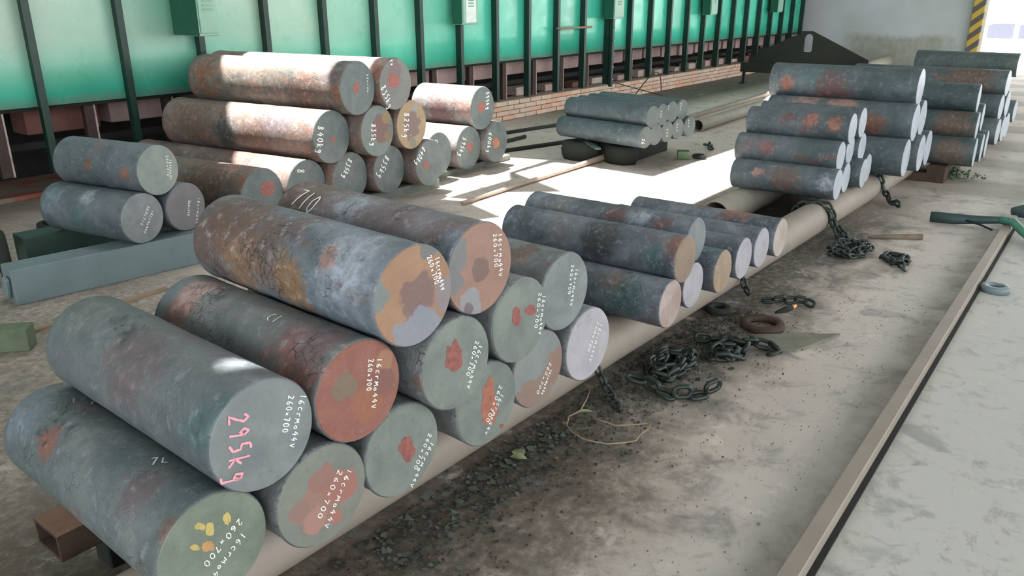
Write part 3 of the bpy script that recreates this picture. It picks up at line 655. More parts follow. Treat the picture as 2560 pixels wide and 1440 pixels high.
GROUP = dict(front='billets of the near pyramid stack', left='billets of the small stack of three', back='long heavy billets by the furnace', backright='short heavy billets at the back stack',
             bars='slim round bars on the support pipe', bundle='slim bars of the far bundle', tierC='short billets of the three-tier stack', tierD='long billets behind the three-tier stack',
             tierE='billets of the next stack along', tierF='billets of the farthest stacks')
TXT, BLB = {}, {}
for t_ in TEXT: TXT.setdefault(t_[0], []).append(t_[1:])
for b_ in BLOB:
  if b_[-1] != 's': BLB.setdefault(b_[0], []).append(b_[1:]) if b_[0] != 'A1' else None
LAB = {}
BODY['F4'].append((-.115, .74, .03, .09, 'brown'))
for q_ in ('F4', 'F5', 'F3'):
    BODY[q_] = [(a, b, c, r_ * 1.3, k_) for a, b, c, r_, k_ in BODY[q_]]
LAB.update({
 'F1': 'lowest left billet of the near stack, yellow-orange paint dabs on its cut face',
 'F2': 'smooth grey billet with pink 295kg chalked on its cut face',
 'F3': 'billet with a wholly red-rusted cut face, resting under the brown-and-grey top billet',
 'F4': 'nearer of the two top billets, ochre-rusted far end and tan rusted cut face',
 'F5': 'farther of the two top billets, brown end marked 710, grey patch low on its face',
 'F6': 'bottom-row billet with a large rubbed red smear across its cut face',
 'F7': 'bottom-row billet between the red-smeared face and the orange-streaked face',
 'F8': 'middle-row billet with a tall red dab, right of the red-rusted billet',
 'F9': 'bottom-row billet with a long vertical orange-red streak on its face',
 'F10': 'middle-row billet under the brown top billet, small red mark beside white writing',
 'F11': 'bottom-row billet whose cut face is grey above and brown below',
 'F12': 'plain grey-faced billet at the right end of the middle row',
 'F13': 'silvery-faced billet at the right end of the bottom row by the chain',
 'A1': 'dark grey billet lying on top of the small stack of three at left',
 'A2': 'lower left billet of the small stack of three, on the bluish square beam',
 'A3': 'lower right billet of the small stack of three, pale star-shaped smudge on its face',
 'B1': 'flaky brown billet on top left of the furnace-side stack, half in sun',
 'B2': 'sunlit top billet of the furnace-side stack marked 835kg with a red dab',
 'B3': 'long flaky billet marked 840kg with a small red dot, under the top left one',
 'B4': 'billet with maroon centre on its face marked 835kg, under both top billets',
 'B5': 'billet with an ochre rim round its face marked 825kg',
 'B6': 'bottom billet marked 835kg partly hidden by the brown 710 billet',
 'B7': 'bottom billet marked 835kg directly below the ochre-rimmed face',
 'B8': 'bottom billet marked 840kg with a red dab, before the short billets',
 'B13': 'sun-mottled bottom billet with green-grey face and red patch behind the near stack',
 'B14': 'bottom billet with a peeled pinkish sunlit back, marked 8, mostly hidden',
 'B9': 'short dark-faced billet squeezed just behind the bottom 840kg billet',
 'B10': 'short sunlit billet with a round red dab at the middle of three bottom ones',
 'B11': 'short billet with an orange-red streak at the right end of the furnace-side stack',
 'B12': 'short brightly sunlit billet lying on two others, dark maroon underside',
 'H1': 'upper slim bar nearest the camera, teal patch and rust-brown end',
 'H2': 'lowest front slim bar with a worn silvery-brown end, under the teal-patched bar',
 'H3': 'upper slim bar with maroon patches along its top',
 'H4': 'lower slim bar with grey end, second along the support pipe',
 'H5': 'slim bar with a light teal top and brown end, third along the pipe',
 'H6': 'slim grey-ended bar fourth along the support pipe',
 'H7': 'slim bar with a bright silver end, second from the right end of the row',
 'H8': 'rightmost slim bar with a long orange-rusted upper edge',
 'I1': 'nearest upper bar of the far bundle', 'I2': 'nearest lower bar of the far bundle with a red spot at its end',
 'I3': 'second upper bar of the far bundle', 'I4': 'third upper bar of the far bundle', 'I5': 'rightmost upper bar of the far bundle',
 'I6': 'second lower bar of the far bundle', 'I7': 'third lower bar of the far bundle', 'I8': 'fourth lower bar of the far bundle, left of the last', 'I9': 'rightmost lower bar of the far bundle, beside the pale pipe',
 'C1': 'top front billet of the three-tier stack with a long orange-red rust patch',
 'C1b': 'top billet just behind the orange-patched one', 'C2': 'middle-tier front billet with a small red patch near its left end',
 'C2b': 'middle-tier billet, second from the front', 'C2c': 'middle-tier billet at the right rear, bright face seen edge on',
 'C3': 'bottom front billet of the three-tier stack, pale blotches and bright face',
 'C3b': 'bottom-tier billet, second from the front', 'C3c': 'bottom-tier billet at the right, above the pipe end', 'C3d': 'bottom-tier billet farthest back, hidden behind the others',
 'D1': 'large long dark billet on top of the stack behind, highest in the right half',
 'D2': 'long billet with a broad pinkish rusted top, under the highest one', 'D2b': 'second-row billet behind the pink-topped one, only its edge showing',
 'D3': 'lowest front billet of the long stack above the hanging chain', 'D3b': 'bottom-row long billet second from the front', 'D3c': 'bottom-row long billet third from the front',
 'E1': 'top dark teal billet right of the long stack', 'E2': 'brown-tinged middle billet right of the long stack', 'E3': 'bottom brown-mottled billet right of the long stack, over the weeds',
 'E2b': 'middle billet just behind the brown-tinged one', 'E3b': 'bottom billet just behind the brown-mottled one', 'E3c': 'bottom rear billet hidden behind the brown-mottled one',
 'G1': 'long brownish billet on top of the far right stack', 'G2': 'middle front billet of the far right stack', 'G3': 'bottom front billet of the far right stack',
 'G2b': 'middle rear billet of the far right stack', 'G3b': 'second bottom billet of the far right stack', 'G3c': 'hindmost bottom billet of the far right stack',
 'K1': 'top billet farthest away below the striped pillar', 'K2': 'lower far billet below the top one near the pillar', 'K3': 'lower far billet behind, near the striped pillar', 'K4': 'small dark billet at the far right edge beyond the stacks'})
TAB['tierC'].append(('C3d', 6.02, 1.36, 0.301, 0.101, 0.685, 1.0))
TAB['tierE'].append(('E3c', 7.94, 0.87, 0.255, 0.116, 0.9, 2.6))
TAB['tierF'].append(('G3c', 9.18, 0.865, 0.266, 0.12, 1.372, -2.3))
TAB['tierF'] += [('K2', 13.1, 1.35, 0.29, 0.16, 1.75, -2.0), ('K3', 13.44, 1.35, 0.29, 0.16, 1.75, -2.0), ('K1', 13.27, 1.25, 0.565, 0.16, 1.3, -2.0), ('K4', 10.4, 0.93, 0.27, 0.12, 1.2, -2.0)]

TAB['back'] = [r_[:5] + (1.78,) + r_[6:] if r_[0] == 'B2' else r_ for r_ in TAB['back']]
for key, rows in TAB.items():
    shared = billet_mat('mill_scale_' + key.lower(), (), **STYLE[key])
    for idx, (nm, x, y, z, R, L, yw) in enumerate(rows):
        ya = math.radians(yw)
        near = key in ('front', 'bars', 'left', 'back')
        ax = Vector((-math.sin(ya), math.cos(ya), 0))
        ctr = Vector((x, y, z - R)) + ax * (L / 2)
        name = 'steel_billet' if key not in ('bars', 'bundle') else 'steel_bar'
        root = empty(name, ctr, ya)
        tag(root, LAB.get(nm, 'dark steel billet'), 'billet' if name == 'steel_billet' else 'steel bar', GROUP[key])
        m = shared
        if nm in BODY or nm in OVER:
            st = dict(STYLE[key]); st.update(OVER.get(nm, {}))
            bl = [(bx, -L / 2 + by, R + bz, r_, c_) for bx, by, bz, r_, c_ in BODY.get(nm, [])]
            m = billet_mat('mill_scale_' + nm.lower(), bl, **st)
        bm = body_bm(R, L, 72 if near else 40, 40 if near else 12, 0.0035 if key in ('front', 'back') and nm != 'F2' else (0.0022 if near else 0.0), idx * 3.7)
        link('billet_body', bm, m, root, True)
        # sawn end faces, each a thin disc with a chamfer
        fm = FACEOF.get(nm)
        if fm is None:
            fm = FM['greygreen'] if key == 'front' else FM['dark'] if key in ('back', 'backright', 'bundle') else FM['white']
        for s in (-1, 1):
            bm = bmesh.new()
            c_ = bm.verts.new((0, s * 0.0025, 0))
            r_in, r_out = [], []
            for q in range(64):
                a = 2 * PI * q / 64
                r_in.append(bm.verts.new(((R - .0045) * math.sin(a), s * 0.0025, (R - .0045) * math.cos(a))))
                r_out.append(bm.verts.new(((R - .0028) * math.sin(a), s * 0.0004, (R - .0028) * math.cos(a))))
            for q in range(64):
                bm.faces.new((c_, r_in[q], r_in[(q + 1) % 64]))
                bm.faces.new((r_in[q], r_out[q], r_out[(q + 1) % 64], r_in[(q + 1) % 64]))
            bmesh.ops.recalc_face_normals(bm, faces=bm.faces)
            fo = link('cut_face', bm, fm if s < 0 else FM['dark'], root, loc=(0, s * L / 2, R))
            if s < 0: front_face = fo
        yf = -L / 2 - 0.0033
        sb = 0.78 if key in ('back', 'backright') else 0.9
        for bi, (u, w, ax1, ax2, bx1, bx2, cc) in enumerate(BLB.get(nm, [])):
            bm = bmesh.new()
            n_ = 26
            vs = []
            for q in range(n_):
                a = 2 * PI * q / n_
                rr = sb + 0.38 * noise.noise((math.cos(a) * 1.3 + bi * 5 + x * 9, math.sin(a) * 1.3, y * 7)) + 0.2 * noise.noise((math.cos(a) * 4 + bi + x * 9, math.sin(a) * 4, y))
                pu, pw = u + rr * (ax1 * math.cos(a) + bx1 * math.sin(a)), w + rr * (ax2 * math.cos(a) + bx2 * math.sin(a))
                d_ = math.hypot(pu, pw)
                if d_ > R * .94: pu, pw = pu * R * .94 / d_, pw * R * .94 / d_
                vs.append((pu, pw))
            lo = [bm.verts.new((p[0], yf + 0.0006, R + p[1])) for p in vs]
            hi = [bm.verts.new((p[0], yf, R + p[1])) for p in vs]
            bm.faces.new(hi)
            for q in range(n_): bm.faces.new((lo[q], lo[(q + 1) % n_], hi[(q + 1) % n_], hi[q]))
            bmesh.ops.recalc_face_normals(bm, faces=bm.faces)
            bmesh.ops.triangulate(bm, faces=[f for f in bm.faces if len(f.verts) > 4])
            link('paint_dab', bm, M_paint[cc], root)
        for (txt, u0, w0, u1, w1) in TXT.get(nm, []):
            bm = bmesh.new()
            pk = txt.startswith('P')
            if pk: txt = txt[1:]
            big = 'kg' in txt or len(txt) <= 2
            fn = lambda a, b: (a, yf - 0.0009, R + b)
            write(bm, txt, (u0, w0), (u1, w1), fn, hmax=0.052 if pk else 0.062 if big else 0.0165, w=0.0026 if pk else 0.003 if big else (0.00115 if key == 'front' else 0.0012))
            link('chalk_writing', bm, M_pinkchalk if pk else M_chalk, root)

# marks chalked on the round sides
def side_write(nm, text, pa, pb, h, w):
    for rows in TAB.values():
        for r_ in rows:
            if r_[0] == nm: row = r_
    _, x, y, z, R, L, yw = row
    root = [o for o in COL.objects if o.get('label') == LAB[nm]][0]
    def par(p): return (p[1] - L / 2, math.atan2(p[0], p[2]) * R)      # along axis, arc length from the top
    a, b = par(pa), par(pb)
    bm = bmesh.new()
    fn = lambda s, c: ((R + 0.0012) * math.sin(c / R), s, R + (R + 0.0012) * math.cos(c / R))
    # writing runs from a to b; up is to the left of that in (s, arc)
    d = Vector(b) - Vector(a); L_ = d.length; d.normalize(); upv = Vector((-d.y, d.x))
    if upv.y < 0 and abs(upv.y) > .3: upv = -upv
    n_ = len(text)
    for i, ch in enumerate(text):
        for st in G.get(ch, []):
            pts = [(a[0] + d.x * (i + u / .6 * .75) * L_ / n_ + upv.x * (v - .5) * h, a[1] + d.y * (i + u / .6 * .75) * L_ / n_ + upv.y * (v - .5) * h) for u, v in st]
            ribbon(bm, pts, w, fn)
    link('chalk_writing', bm, M_chalk, root)
side_write('F5', '710', MARKS[0][0], MARKS[0][1], 0.07, 0.0028)
side_write('F1', '7L', MARKS[1][0], MARKS[1][1], 0.03, 0.0018)
side_write('F3', '(1', MARKS[2][0], MARKS[2][1], 0.03, 0.0012)

# loose curls of mill scale lying on three of the near billets
M_flake = simple('mill_scale_flake', srgb(84, 88, 90), 0.5, var=0.35, scale=60)
rf = random.Random(4)
for nm, pts, sp in (('F2', MARKS[3][:2], 0.03), ('F3', MARKS[3][2:3], 0.03), ('F1', MARKS[3][3:], 0.05)):
    row = [r_ for rows in TAB.values() for r_ in rows if r_[0] == nm][0]
    R, L = row[4], row[5]
    root = [o for o in COL.objects if o.get('label') == LAB[nm]][0]
    bm = bmesh.new()
    for p in pts:
        s0, a0 = p[1] - L / 2, math.atan2(p[0], p[2])
        for q in range(11):
            s = s0 + rf.gauss(0, sp * .6); a = a0 + rf.gauss(0, sp * .6 / R)
            q0 = Vector(((R + .001) * math.sin(a), s, R + (R + .001) * math.cos(a)))
            nrm = Vector((math.sin(a), 0, math.cos(a)))
            t1 = (Vector((0, 1, 0)) * rf.uniform(-1, 1) + Vector((math.cos(a), 0, -math.sin(a)))).normalized(); t2 = nrm.cross(t1)
            l1, l2 = rf.uniform(.004, .010), rf.uniform(.002, .0045)
            row_ = []
            for e in range(4):
                f_ = e / 3
                lift = nrm * (0.0005 + .007 * f_ * f_ * rf.random() + .001)
                row_.append((bm.verts.new(q0 + t1 * l1 * (f_ - .5) * 2 + t2 * l2 * (1 - .3 * f_) + lift), bm.verts.new(q0 + t1 * l1 * (f_ - .5) * 2 - t2 * l2 + lift)))
            for (a_, b_), (c_, d_) in zip(row_, row_[1:]): bm.faces.new((a_, b_, d_, c_))
    tag(link('scale_flakes', bm, M_flake, root), kind='stuff')
# ------------------------------------------------------------------ supports
M_pipe = simple('dusty_steel_pipe', srgb(142, 133, 123), 0.6, var=0.08, scale=7, bumps=0.12)
M_pipe_g = simple('dusty_grey_green_pipe', srgb(140, 136, 124), 0.65, var=0.12, scale=7, bumps=0.12)
M_beam = simple('blue_grey_steel_beam', srgb(108, 124, 128), 0.5, var=0.12, scale=5, bumps=0.1)
M_dkbeam = simple('dark_green_steel', srgb(42, 66, 60), 0.6, var=0.25, scale=6)
M_rusty = simple('rusted_steel', srgb(66, 50, 40), 0.85, var=0.35, scale=14, bumps=0.3)
M_rusttop = simple('dusty_lit_rust_top', srgb(150, 116, 98), 0.85, var=0.25, scale=14)  # top painted lighter and sides darker, as light falls on the box beam
M_chain = simple('dark_oiled_chain', srgb(44, 54, 50), 0.45, metal=0.35, var=0.35, scale=20)
M_wood = simple('weathered_wood', srgb(150, 128, 108), 0.8, var=0.15, scale=9)
M_greensteel = simple('worn_green_steel', srgb(92, 116, 84), 0.6, var=0.2, scale=7)
M_black = simple('soot_black_steel', srgb(26, 32, 27), 0.85, var=0.2, scale=4)

def pipe_thing(p0, p1, r, mat, label, wall=0.008):
    p0, p1 = Vector(p0), Vector(p1)
    d = p1 - p0; L = d.length
    root = empty('support_pipe', (p0 + p1) / 2 - Vector((0, 0, r)), math.atan2(d.y, d.x))
    tag(root, label, 'pipe')
    bm = bmesh.new()
    seg = 48
    prof = [(-L / 2, r - wall), (-L / 2, r - .002), (-L / 2 + .003, r), (L / 2 - .003, r), (L / 2, r - .002), (L / 2, r - wall), (L / 2 - .12, r - wall), (-L / 2 + .12, r - wall)]
    rings = [[bm.verts.new((px, pr * math.sin(2 * PI * q / seg), r + pr * math.cos(2 * PI * q / seg))) for q in range(seg)] for px, pr in prof[:6]]
    inn = [[bm.verts.new((px, (r - wall) * math.sin(2 * PI * q / seg), r + (r - wall) * math.cos(2 * PI * q / seg))) for q in range(seg)] for px in (L / 2 - .15, -L / 2 + .15)]
    allr = rings + inn
    for A, B in zip(allr, allr[1:] + allr[:1]):
        for q in range(seg): bm.faces.new((A[q], A[(q + 1) % seg], B[(q + 1) % seg], B[q]))
    bmesh.ops.recalc_face_normals(bm, faces=bm.faces)
    link('pipe_wall', bm, mat, root, True)
    return root
def ypipe(x): return 1.605 - 0.03 * x
for a, b, m, lab in ((0.25, 5.16, M_pipe, 'long dusty steel pipe on the floor carrying the near billets and slim bars'),
                     (5.19, 6.34, M_pipe, 'short pale pipe beyond the chain-wrapped joint, carrying the three-tier stack'),
                     (6.37, 7.35, M_pipe_g, 'grey-green pipe end under the long billets beside the hanging chain')):
    pipe_thing((a, ypipe(a), .1), (b, ypipe(b), .1), .1, m, lab)
pipe_thing((4.84, 1.98, .1), (7.3, 1.98, .1), .1, M_pipe_g, 'rear pipe under the three-tier stack, pale dusty end showing at left')
def beam_thing(name, p0, p1, w, h, mat, label, cat='beam', hollow=False, z=0.0, bevel=0.004):
    p0, p1 = Vector(p0), Vector(p1)
    d = p1 - p0; L = d.length
    root = empty(name, (p0 + p1) / 2 + Vector((0, 0, z)), math.atan2(d.y, d.x)); tag(root, label, cat)
    bm = bmesh.new()
    if hollow:
        t = 0.009
        box(bm, (0, 0, h - t / 2), (L, w, t)); box(bm, (0, 0, t / 2), (L, w, t))
        box(bm, (0, w / 2 - t / 2, h / 2), (L, t, h - 2 * t)); box(bm, (0, -w / 2 + t / 2, h / 2), (L, t, h - 2 * t))
    else: box(bm, (0, 0, h / 2), (L, w, h), bevel=bevel)
    if hollow:
        for f in bm.faces:
            if f.normal.z > .9 and f.calc_center_median().z > h * .95: f.material_index = 1
    link('beam_body', bm, [mat, M_rusttop] if hollow else mat, root)
    return root
beam_thing('box_beam', (0.635, 1.935, 0), (2.6, 1.905, 0), .13, .075, M_rusty, 'rusted hollow box beam behind the pipe, open end at lower left', hollow=True, z=.124)
beam_thing('packing_timber', (0.76, 1.95, 0), (2.6, 1.92, 0), .08, .124, M_black, 'dark packing timber under the rusted box beam')
beam_thing('support_beam', (2.62, 1.93, 0), (4.15, 1.93, 0), .12, .2, M_rusty, 'rusted beam hidden under the back ends of the slim bars')
b1 = beam_thing('square_beam', (1.50, 4.28, 0), (3.2, 4.06, 0), .17, TAB['left'][1][3] - TAB['left'][1][4] - .001, M_beam, 'blue-grey square steel beam under the small stack of three')
bm = bmesh.new(); box(bm, (0, 0, 0), (0.03, 0.05, 0.12), Matrix.Rotation(.3, 3, 'X').to_4x4(), bevel=.01); box(bm, (0.01, 0.07, -0.03), (0.04, 0.04, 0.05), bevel=.01)
link('end_lug', bm, M_beam, b1, loc=(-0.87, -0.02, 0.085))
beam_thing('square_beam', (1.79, 4.83, 0), (2.76, 4.74, 0), .17, TAB['left'][1][3] - TAB['left'][1][4] - .001, M_dkbeam, 'dark green square beam behind, carrying the rear of the three billets')
# rough slabs under the furnace-side stack
def slab(poly, h, label):
    bm = bmesh.new()
    pts = []
    n = len(poly)
    for i in range(n):
        a, b = poly[i], poly[(i + 1) % n]
        for s in range(10):
            f = s / 10
            pts.append((a[0] + (b[0] - a[0]) * f + rf.uniform(-.015, .015), a[1] + (b[1] - a[1]) * f + rf.uniform(-.015, .015)))
    cx = sum(p[0] for p in pts) / len(pts); cy = sum(p[1] for p in pts) / len(pts)
    prism(bm, [(x - cx, y - cy) for x, y in pts], 0, h)
    return tag(link('concrete_slab', bm, M_slab, loc=(cx, cy, 0)), label, 'slab')
M_slab = simple('rough_grey_concrete', srgb(104, 112, 104), 0.9, var=0.2, scale=10, bumps=0.5)
slab([(2.75, 4.42), (4.72, 4.30), (4.72, 4.62), (2.75, 4.75)], 0.069, 'rough grey slab under the fronts of the long heavy billets')
slab([(4.76, 4.52), (6.02, 4.54), (6.05, 4.9), (4.76, 4.9)], 0.046, 'rough pale slab under the short heavy billets')
slab([(2.4, 5.5), (6.0, 5.3), (6.0, 5.55), (2.4, 5.8)], 0.069, 'rough slab under the rear of the furnace-side stack')
# bundle supports
def lump(p, r, h, label):
    bm = bmesh.new()
    bmesh.ops.create_uvsphere(bm, u_segments=20, v_segments=12, radius=1)
    for v in bm.verts:
        q = 1 + .06 * noise.noise(v.co * 2 + Vector(p))
        z = max(-.98, min(.98, v.co.z * 2.0))
        v.co = Vector((v.co.x * r[0] * q, v.co.y * r[1] * q, h / 2 + z / .98 * h / 2))
    return tag(link('saddle_block', bm, M_black, None, True, p), label, 'block')
lump((6.43, 4.02, 0), (.12, .2, 0), .17, 'dark rounded block under the left rear of the far bundle')
lump((6.5, 3.62, 0), (.12, .17, 0), .165, 'dark rounded block under the middle of the far bundle')
beam_thing('support_beam', (6.68, 4.02, 0), (7.35, 4.08, 0), .12, .188, M_black, 'dark timber under the rear of the far bundle')
beam_thing('support_beam', (6.68, 3.6, 0), (7.35, 3.63, 0), .12, .188, M_black, 'dark timber under the front of the far bundle')
beam_thing('flat_bar', (6.72, 4.30, 0), (6.16, 3.66, 0), .05, .02, M_dkbeam, 'dark flat bar lying on the blocks beside the far bundle', 'bar', z=0.165)
# stack E / F / K sleepers
for (x0, x1, yy, hh, lab) in ((7.3, 8.1, 1.12, .139, 'front sleeper under the brown-mottled billets'), (7.3, 8.1, 1.6, .139, 'rear sleeper under the brown-mottled billets'),
                              (8.5, 10.6, 1.1, .146, 'front sleeper under the far right stack'), (8.5, 10.6, 1.9, .146, 'rear sleeper under the far right stack'),
                              (12.9, 13.7, 1.6, .13, 'front sleeper under the farthest stack'), (12.9, 13.7, 2.8, .13, 'rear sleeper under the farthest stack')):
    beam_thing('sleeper', (x0, yy, 0), (x1, yy, 0), .14, hh, M_rusty, lab)

# pale pipe and flat bar on the floor behind the bundle
pipe_thing((8.62, 3.83, .07), (13.2, 3.97, .07), .07, M_pipe_g, 'long pale pipe on the floor running back from the far bundle')
beam_thing('flat_bar', (9.3, 4.33, 0), (12.9, 4.5, 0), .06, .05, M_pipe, 'thin pale bar lying behind the long pale pipe', 'bar')
pipe_thing((15.9, 4.30, .16), (20.0, 4.60, .16), .10, M_pipe_g, 'farther of two pale pipes near the end wall') if False else None
pipe_thing((15.9, 3.98, .14), (19.3, 4.28, .14), .14, M_pipe_g, 'nearer fat pale pipe lying in front of the end wall')
pipe_thing((16.0, 4.42, .12), (18.6, 4.66, .12), .12, M_pipe_g, 'pale pipe behind the fat one by the end wall')

# ------------------------------------------------------------------ lifting beam (dark triangular spreader)
def kx(px_y, z): return px_y
root = empty('spreader_beam', (14.3, 4.46, 0)); tag(root, 'dark triangular lifting spreader with an oblong slot, standing on legs', 'lifting beam')
bm = bmesh.new()
outer = [(1.04, .355), (.83, .57), (.05, .915), (-.05, .915), (-1.0, .48), (-1.0, .355)]
slot = []
for q in range(9): a = PI * q / 8; slot.append((.0 + .07 * math.cos(a), .80 + .07 * math.sin(a)))
for q in range(9): a = PI + PI * q / 8; slot.append((.0 + .07 * math.cos(a), .60 + .025 * math.sin(a)))
def holed(bm, outer, hole, x0, x1):
    layers = []
    for x in (x0, x1):
        es, L_ = [], []
        for loop in (outer, hole):
            vs = [bm.verts.new((x, y, z)) for y, z in loop]
            L_.append(vs)
            for i in range(len(vs)): es.append(bm.edges.new((vs[i], vs[(i + 1) % len(vs)])))
        bmesh.ops.triangle_fill(bm, use_beauty=True, edges=es)
        layers.append(L_)
    for A, B in zip(layers[0], layers[1]):
        for i in range(len(A)): bm.faces.new((A[i], A[(i + 1) % len(A)], B[(i + 1) % len(A)], B[i]))
    bmesh.ops.recalc_face_normals(bm, faces=bm.faces)
holed(bm, outer, slot, -.02, .02)
link('slotted_plate', bm, M_black, root)
bm = bmesh.new(); box(bm, (0, 0.04, .285), (.2, 2.16, .16), bevel=.008); link('box_girder', bm, M_black, root)
for yy in (-1.0, 1.08):
    bm = bmesh.new(); box(bm, (0, 0, .11), (.05, .04, .21)); box(bm, (0, 0, .01), (.16, .1, .02)); link('leg', bm, M_black, root, loc=(0, yy, 0))
bm = bmesh.new(); box(bm, (0, 0, 0), (.05, .10, .012)); link('slot_liner', bm, M_edge, root, loc=(0, 0, .584))

# ------------------------------------------------------------------ square bar along the walkway
root = empty('square_bar', (3.65, 0.44, 0), math.radians(0.0)); tag(root, 'long pale square steel bar lying along the walkway at right', 'bar')
bm = bmesh.new(); box(bm, (0, 0, .026), (5.2, .05, .052), bevel=.003); link('bar_body', bm, M_pipe, root)
bm = bmesh.new(); box(bm, (0, -.034, .004), (5.2, .018, .008)); link('shadow_strip', bm, M_dark, root)  # thin dark strip added to stand in for the bar's shadow

# ------------------------------------------------------------------ chains
def link_mesh(l, w, r, seg=8):
    bm = bmesh.new()
    pts = []
    hw, hl = w / 2 - r, l / 2 - w / 2
    for q in range(9): a = -PI / 2 + PI * q / 8; pts.append((hl + hw * math.cos(a), hw * math.sin(a), 0))
    for q in range(9): a = PI / 2 + PI * q / 8; pts.append((-hl + hw * math.cos(a), hw * math.sin(a), 0))
    tube(bm, pts, r, seg, closed=True)
    me = bpy.data.meshes.new('chain_link'); bm.to_mesh(me); bm.free()
    for p in me.polygons: p.use_smooth = True
    me.materials.append(M_chain)
    return me
LINK = {}
def chain(path, label, l=0.062, w=0.040, r=0.0065, jitter=0.0, seed=1):
    key = (l, w, r)
    if key not in LINK: LINK[key] = link_mesh(l, w, r)
    rc = random.Random(seed)
    path = [Vector(p) for p in path]
    root = empty('chain', path[0] * 0 + Vector((path[-1].x, path[-1].y, 0))); tag(root, label, 'chain')
    off = root.location.copy()
    segs = []
    step = l - 2.3 * r
    # resample
    res_ = [path[0]]; cur = path[0].copy(); i = 1
    while i < len(path):
        d = path[i] - cur
        if d.length < step: i += 1; continue
        cur = cur + d.normalized() * step; res_.append(cur.copy())
    for q in range(len(res_) - 1):
        a, b = res_[q], res_[q + 1]
        d = (b - a).normalized()
        z = Vector((0, 0, 1)) if abs(d.z) < .8 else Vector((1, 0, 0))
        y = z.cross(d).normalized(); zz = d.cross(y)
        ang = (PI / 2 if q % 2 else 0) + rc.uniform(-.4, .4) * (1 if jitter else .3) + (PI / 5 if jitter else 0)
        m = Matrix((d, y, zz)).transposed() @ Matrix.Rotation(ang, 3, 'X')
        p = (a + b) / 2 - off
        p = p + Vector((rc.uniform(-1, 1), rc.uniform(-1, 1), 0)) * jitter
        ext = w / 2 * abs(math.sin(ang)) + r
        if p.z < ext: p.z = ext
        o = bpy.data.objects.new('chain_link', LINK[key]); COL.objects.link(o); o.parent = root
        o.matrix_local = Matrix.Translation(p) @ m.to_4x4()
    return root
def pile(cx, cy, rx, ry, n, z, seed):
    rc = random.Random(seed); out = []
    for i in range(n):
        a = i * 1.1 + rc.uniform(-.3, .3); f = .35 + .65 * abs(math.sin(i * .7 + seed))
        out.append((cx + rx * f * math.cos(a), cy + ry * f * math.sin(a), .012 + z * (.5 + .5 * math.sin(i * 1.7)) * (1 - f * .6)))
    return out
yp = ypipe(2.42)
chain([(2.42, yp + .02, .215), (2.42, yp - .06, .195), (2.42, yp - .112, .14), (2.415, yp - .15, .06), (2.40, yp - .2, .015), (2.36, yp - .25, .01), (2.30, yp - .30, .01)], 'dark chain hanging from the pipe beside the silvery-faced billet', l=.058, w=.038, r=.0062)
chain(pile(2.78, 1.27, .20, .10, 26, .05, 3), 'heap of heavy dark chain on the floor near the slim bars', l=.085, w=.055, r=.0095, jitter=.01, seed=3)
chain([(2.52, 1.33, .05), (2.55, 1.22, .03), (2.52, 1.12, .014), (2.60, 1.06, .014), (2.68, 1.02, .014), (2.74, 1.0, .03), (2.72, 1.08, .03)], 'loop of chain at the near edge of the chain heap', l=.09, w=.06, r=.0095)
chain(pile(3.02, 1.12, .14, .09, 16, .05, 6), 'second heap of dark chain touching the wedge plate side', l=.085, w=.055, r=.0095, jitter=.01, seed=13)
chain([(3.08, 1.30, .012), (3.14, 1.20, .012), (3.16, 1.12, .03), (3.2, 1.05, .03), (3.22, .98, .014), (3.16, .94, .014), (3.10, .98, .012)], 'tail of dark chain on the floor by the flat wedge plate', l=.085, w=.055, r=.009, jitter=.006, seed=5)
yj = ypipe(5.17)
ring_ = [(5.17, yj + .108 * math.cos(a), .1 + .108 * math.sin(a)) for a in [math.radians(q) for q in range(150, 20, -12)]][::-1]
ring_ = [(5.17 - .04, yj + .12, .12), (5.17 - .03, yj + .09, .185), (5.165, yj + .03, .215), (5.17, yj - .05, .205), (5.175, yj - .105, .16), (5.17, yj - .125, .09), (5.14, yj - .17, .02), (5.1, yj - .22, .012)]
chain(ring_, 'dark chain wrapped over the joint between two support pipes', l=.075, w=.05, r=.009)
chain([(5.24, yj + .1, .16), (5.235, yj + .02, .215), (5.23, yj - .07, .195), (5.22, yj - .12, .12), (5.18, yj - .17, .03), (5.12, yj - .25, .012)], 'second chain strand over the pipe joint, next to the wrapped one', l=.075, w=.05, r=.009)
chain(pile(4.88, 1.12, .22, .13, 22, .07, 8), 'tangled heap of dark chain below the chain-wrapped joint', l=.07, w=.046, r=.008, jitter=.012, seed=8)
chain(pile(4.84, .88, .12, .10, 12, .04, 4) + [(4.74, .82, .012), (4.66, .78, .012)], 'smaller outer heap of chain nearest the walkway', l=.07, w=.046, r=.008, jitter=.01, seed=9)
chain([(3.80, ypipe(3.8) - .085, .17), (3.80, ypipe(3.8) - .115, .10), (3.79, ypipe(3.8) - .14, .03), (3.74, ypipe(3.8) - .2, .012)], 'short chain hanging down from under the slim bars', l=.062, w=.04, r=.007)
chain([(3.74, 1.24, .012), (3.78, 1.15, .012), (3.83, 1.07, .03), (3.85, 1.02, .015), (3.80, .99, .012)], 'short length of chain on the floor by the shadow edge', l=.07, w=.046, r=.008, jitter=.005)
yq = ypipe(6.35)
chain([(6.355, yq + .05, .19), (6.36, yq - .02, .215), (6.36, yq - .09, .18), (6.355, yq - .12, .1), (6.34, yq - .15, .03), (6.22, yq - .22, .012), (6.14, yq - .3, .012)], 'chain draped over the pipe end below the long billets', l=.085, w=.055, r=.010)
chain([(7.75, 3.35, .03), (7.70, 3.25, .02), (7.6, 3.2, .012), (7.5, 3.22, .012)], 'small dark chain on the sunlit floor behind the far bundle', l=.09, w=.06, r=.010)
